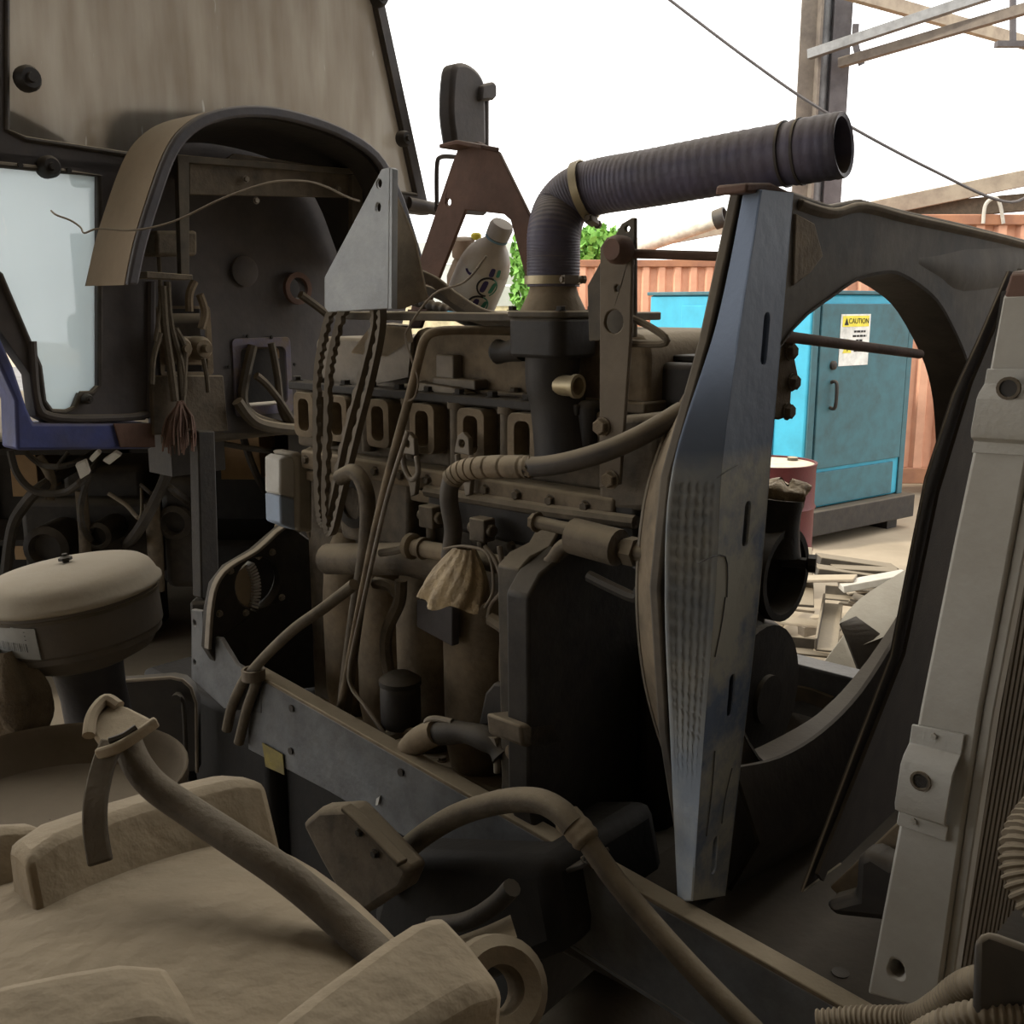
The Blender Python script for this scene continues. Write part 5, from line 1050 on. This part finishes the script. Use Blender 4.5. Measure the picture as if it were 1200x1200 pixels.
# sack bundle at the frame edge
g = []; c = D(8, 800, 1.75)
for i in range(13):
    t = i/12; row = []
    for j in range(25):
        a = 2*math.pi*j/24; r = .055*math.sin(math.pi*(.12+.76*t))*(1+.15*math.sin(5*a+3*t)+.1*math.sin(9*a+7*t))
        row.append(c+EX*(r*math.cos(a)+.03*t)+EY*(r*math.sin(a))+EZ*(.06-.17*t))
    g.append(row)
b = MB(); b.surf(g); tag(b.build('sack_bundle', mat('brown_sacking', (.12, .09, .06), (.07, .055, .04), .95, 0, .3, sc=25, bump=.8), ang=80), 'crumpled brown sacking bundle beneath the pre-cleaner', 'sack')
b = MB(); b.tube(smooth(DP((-30, 760, 1.8), (0, 775, 1.78), (20, 800, 1.76)), 4), .03, 12); tag(b.build('dark_elbow', m_irond), 'dark elbow pipe going into the brown sacking bundle', 'pipe')

# ================================================================== clutter under the cab
oe = thing('spare_engine', 'black greasy spare engine standing in the dark under the cab', 'engine', V((-2.2, 5.6, 0)))
for q0, q1, y0, y1, nm in (((20, 585), (185, 680), 5.4, 6.2, 'block'), ((185, 560), (240, 690), 5.2, 5.5, 'gear_case'), ((70, 545), (170, 590), 5.5, 6.0, 'head')):
    a = hit(*q0, EY, y0); c = hit(*q1, EY, y0); b = MB(); b.box(V(((a.x+c.x)/2, (y0+y1)/2, (a.z+c.z)/2)), (abs(c.x-a.x)/2, (y1-y0)/2, abs(a.z-c.z)/2)); b.build(nm, m_irond, oe, .04)
for q, r in (((208, 610), .09), ((60, 640), .12), ((120, 625), .07)):
    b = MB(); b.lathe(hit(*q, EY, 5.22), -EY, [(r, -.2), (r, .06), (r*.7, .08), (r*.6, .03), (r*.2, .03)], 22); b.build('pulley', m_black, oe)
a = hit(120, 690, EY, 5.8); b = MB(); b.box(V((a.x, 5.8, a.z/2)), (.3, .25, a.z/2)); b.build('stand', m_irond, oe, .02)
for q, r in (([(95, 575), (100, 640), (98, 690)], .03), ([(178, 590), (182, 640), (184, 692)], .04), ([(45, 535), (60, 560), (58, 585)], .025)):
    b = MB(); b.tube(smooth(Y(5.15, *q), 4), r, 10); b.build('stand_tube', m_iron, oe)
cb = [[(12, 528), (20, 555), (40, 575), (75, 577), (100, 560), (115, 540)], [(30, 530), (50, 545), (80, 545), (110, 530)], [(105, 555), (95, 590), (98, 620), (115, 640)], [(198, 520), (195, 555), (180, 590), (160, 625), (145, 640)], [(190, 566), (210, 580), (228, 595)],
      [(165, 568), (180, 580), (186, 575)], [(127, 578), (148, 592), (165, 607), (166, 570)], [(5, 690), (14, 620), (30, 590), (50, 570), (90, 545)], [(200, 530), (230, 540)], [(262, 520), (290, 525), (320, 530), (350, 540)], [(285, 512), (292, 535), (300, 555), (310, 575)], [(80, 530), (60, 555), (50, 570)]]
wl = ['sagging black cable nearest the cardboard under the cab', 'short upper cable under the blue sill', 'cable looping down beside the spare engine', 'long hose falling from the frayed bundle to the spare engine', 'short slanting hose beside the support column', 'small hooked lead above the spare engine', 'pale bent metal rod sticking out of the spare engine', 'long cable rising at the dark edge behind the pre-cleaner', 'short cable stub next to the support column', 'flat dark lead under the bulkhead opening', 'drooping lead in front of the cardboard carton', 'thin lead crossing the sagging cable']
for i, q in enumerate(cb):
    b = MB(); b.tube(smooth(Y(4.75+.05*i, *q[:-1])+Y(5.55, q[-1]), 6), (.018, .014, .016, .028, .02, .01, .011, .03, .015, .015, .02, .01)[i], 8)
    tag(b.build('loose_cable', m_steel if i == 6 else m_irond), wl[i], 'cable', 'cables under the cab')
# pale torn plastic scraps hanging with the cables
for i, q in enumerate(([(88, 545), (100, 540), (105, 555), (94, 562)], [(120, 540), (135, 530), (142, 534), (128, 545)], [(104, 538), (114, 528), (118, 532), (108, 542)], [(181, 514), (192, 513), (190, 518), (183, 518)])):
    b = MB(); b.prism(Y(4.55, *q), V((0, .02, .01))); tag(b.build('plastic_scrap', m_white, bevel=.003), ['largest white plastic scrap among the cables under the cab', 'thin white plastic scrap curling beside the cables', 'small white plastic scrap under the blue sill', 'bright white scrap under the rust plate'][i], 'scrap', 'plastic scraps under the cab')
m_card = MT['cardboard']
for q0, q1, y0, lb in (((10, 530), (46, 582), 6.6, 'brown cardboard carton at the frame edge under the blue sill'), ((16, 638), (52, 656), 6.3, 'low brown cardboard carton beside the spare engine'), ((256, 505), (306, 562), 6.0, 'brown cardboard carton behind the support column')):
    a = hit(*q0, EY, y0); c = hit(*q1, EY, y0); zb_ = c.z; b = MB(); b.box(V(((a.x+c.x)/2, y0+.2, (a.z+zb_)/2)), (abs(c.x-a.x)/2, .2, (a.z-zb_)/2)); t = thing('cardboard_carton', lb, 'carton', V(((a.x+c.x)/2, y0+.2, zb_)), 'cartons under the cab'); b.build('box', m_card, t, .004)
    b = MB(); b.box(V(((a.x+c.x)/2, y0+.2, a.z+.002)), (abs(c.x-a.x)/2, .03, .002)); b.build('tape', m_tan, t)
# storage rack that carries the cartons and fills the dark bay
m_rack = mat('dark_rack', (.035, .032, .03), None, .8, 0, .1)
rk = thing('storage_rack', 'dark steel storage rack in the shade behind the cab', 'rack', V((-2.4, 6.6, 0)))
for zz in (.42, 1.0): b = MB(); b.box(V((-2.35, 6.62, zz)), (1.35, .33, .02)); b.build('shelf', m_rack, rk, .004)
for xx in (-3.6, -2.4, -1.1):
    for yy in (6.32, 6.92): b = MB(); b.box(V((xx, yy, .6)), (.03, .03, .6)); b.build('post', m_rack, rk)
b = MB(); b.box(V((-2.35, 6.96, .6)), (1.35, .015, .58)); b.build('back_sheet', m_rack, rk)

# ================================================================== bottle on the shelf
b0 = S(1.62, (545, 368))[0]; b1 = S(1.60, (589, 262))[0]; bx = (b1-b0).normalized(); BL = (b1-b0).length
bt = thing('drinks_bottle', 'tilted translucent plastic drinks bottle with pale blue cap on the shelf', 'bottle', b0)
m_bot = mat('dusty_clear_plastic', (.50, .45, .38), (.38, .33, .27), .4, 0, .2, sc=14, bump=.1); m_bot.node_tree.nodes['Principled BSDF'].inputs['Transmission Weight'].default_value = .25
Rb = .056
pr = [(.03, 0), (Rb*.9, .004), (Rb, .015), (Rb, BL*.46), (Rb*.97, BL*.56), (Rb*.85, BL*.66), (Rb*.66, BL*.74), (Rb*.45, BL*.80), (.021, BL*.84), (.02, BL*.9), (.012, BL*.9)]
b = MB(); b.lathe(b0, bx, pr, 36); b.build('body', m_bot, bt, ang=60)
b = MB(); b.lathe(b0, bx, [(.0245, BL*.84), (.0245, BL*.86)], 24); b.build('cap_ring', mat('blue_cap', (.15, .3, .42), None, .5, 0, .2), bt)
b = MB(); b.lathe(b0, bx, [(.024, BL*.865), (.025, BL*.87), (.0255, BL*.97), (.022, BL*1.0), (.001, BL*1.005)], 24); b.build('cap', mat('pale_cap', (.38, .37, .36), (.3, .28, .26), .6, 0, .3), bt)
xb = (bx.cross(V((0, 1, 0)))).normalized(); yb = xb.cross(bx).normalized()
if yb.y > 0: yb = -yb
def bo(a, h, e=.0012):
    tq = h/BL; rr_ = Rb*(1 if tq < .46 else (1-.3*(tq-.46) if tq < .56 else .97-1.2*(tq-.56)))
    return b0+bx*h+(xb*math.sin(a)+yb*math.cos(a))*(rr_+e)
sgn = 1 if xb.x > 0 else -1
b = MB(); b.surf([[bo(sgn*(-1.45+2.9*j/20), BL*(.02+.54*i/6), .0008) for j in range(21)] for i in range(7)]); lab = b.build('label', mat('bottle_label', (.5, .48, .44), (.42, .39, .35), .6, 0, .15, sc=12), bt)
m_pur = mat('logo_purple', (.035, .025, .11), None, .5, 0, .1, bump=0); m_grn = mat('logo_green', (.03, .2, .14), None, .5, 0, .1, bump=0)
def loop(cx, cz, rx, rz_, a0, a1, mt, w_=.0022, n=14, name='logo_line'):
    b = MB(); b.tube([bo(sgn*(cx+rx*math.cos(math.radians(a0+(a1-a0)*i/n)))/Rb, cz+rz_*math.sin(math.radians(a0+(a1-a0)*i/n)), .001) for i in range(n+1)], w_, 5); b.build(name, mt, lab)
def blob(cx, cz, rx, rz_, sk_, mt):
    pts = []
    for k_ in range(14):
        t = 2*math.pi*k_/14; x_ = rx*math.copysign(abs(math.cos(t))**.6, math.cos(t)); z1 = rz_*math.copysign(abs(math.sin(t))**.6, math.sin(t)); pts.append(bo(sgn*(cx+x_+sk_*z1)/Rb, cz+z1, .0016))
    b = MB(); b.add(pts, [tuple(range(14))]); b.build('logo_shape', mt, lab)
lx = .020
loop(lx, BL*.27, .021, .021, 80, 290, m_ink); loop(lx+.004, BL*.47, .021, .021, 70, 280, m_ink)
loop(lx, BL*.27, .022, .021, -70, 80, m_grn, .0015); loop(lx+.004, BL*.47, .022, .021, -60, 70, m_grn, .0015)
for cz, dx in ((.27, 0), (.47, .004)): blob(lx-.007+dx, BL*cz, .006, .014, .1, m_pur); blob(lx+.012+dx, BL*cz, .005, .013, .2, m_grn)
blob(lx+.004, BL*.615, .006, .009, .1, m_pur); blob(lx+.020, BL*.615, .005, .008, .1, m_grn); blob(lx-.018, BL*.13, .006, .003, 0, m_pur)
loop(-.022, BL*.56, .012, .008, 200, 300, m_pur, .003, name='logo_arc')
c0_, c1_ = S(1.72, (545, 340))[0], S(1.70, (543, 270))[0]
b = MB(); ax_ = (c1_-c0_).normalized(); l_ = (c1_-c0_).length; b.lathe(c0_-EZ*.06, ax_, [(.035, 0), (.04, .01), (.04, l_*.7), (.025, l_*.95), (.02, l_)], 24)
b2 = thing('small_bottle', 'small brown bottle with yellow mark half hidden behind the drinks bottle', 'bottle', c0_-EZ*.06); b.build('body', mat('brown_plastic', (.30, .22, .16), None, .5, 0, .3), b2, ang=60)
b = MB(); b.lathe(c0_-EZ*.06, ax_, [(.024, l_*1.0), (.026, l_*1.02), (.026, l_*1.3), (.02, l_*1.33)], 20); b.build('cap', mat('tan_cap', (.34, .25, .19), None, .6, 0, .3), b2)
b = MB(); b.lathe(S(1.715, (558, 275))[0]-EZ*.012, EZ, [(.012, 0), (.012, .012), (.008, .016)], 14); b.build('yellow_tab', m_signy, b2)
# rubber strip and cloth roll lying on the shelf in front of the bottle
b = MB(); b.strip(smooth(S(1.40, (492, 322), (512, 332), (535, 350), (565, 368), (600, 376), (618, 376)), 6), EZ, .022, .008); tag(b.build('rubber_strip', m_iron, bevel=.002), 'flat brown rubber strip curling in front of the bottle', 'strip')
b = MB(); b.strip(smooth(S(1.42, (475, 345), (490, 338), (520, 348), (555, 372), (590, 380)), 6), EZ, .018, .01); tag(b.build('rubber_seal', m_blackd, bevel=.002), 'second dark rubber seal strip under the curling strip', 'strip')
b = MB(); P = smooth(S(1.5, (485, 352), (520, 362), (560, 372)), 20); b.tube(P, [.012 if i % 4 < 2 else .009 for i in range(len(P))], 10); tag(b.build('spring_hose', m_rub), 'short ribbed black tube lying on the shelf plate', 'tube')
b = MB(); b.tube(S(1.45, (525, 367), (548, 371)), .005, 8); tag(b.build('blue_pen', mat('cyan_plastic', (.05, .4, .6), None, .4, 0, 0)), 'small bright blue stick lying on the shelf edge', 'stick')
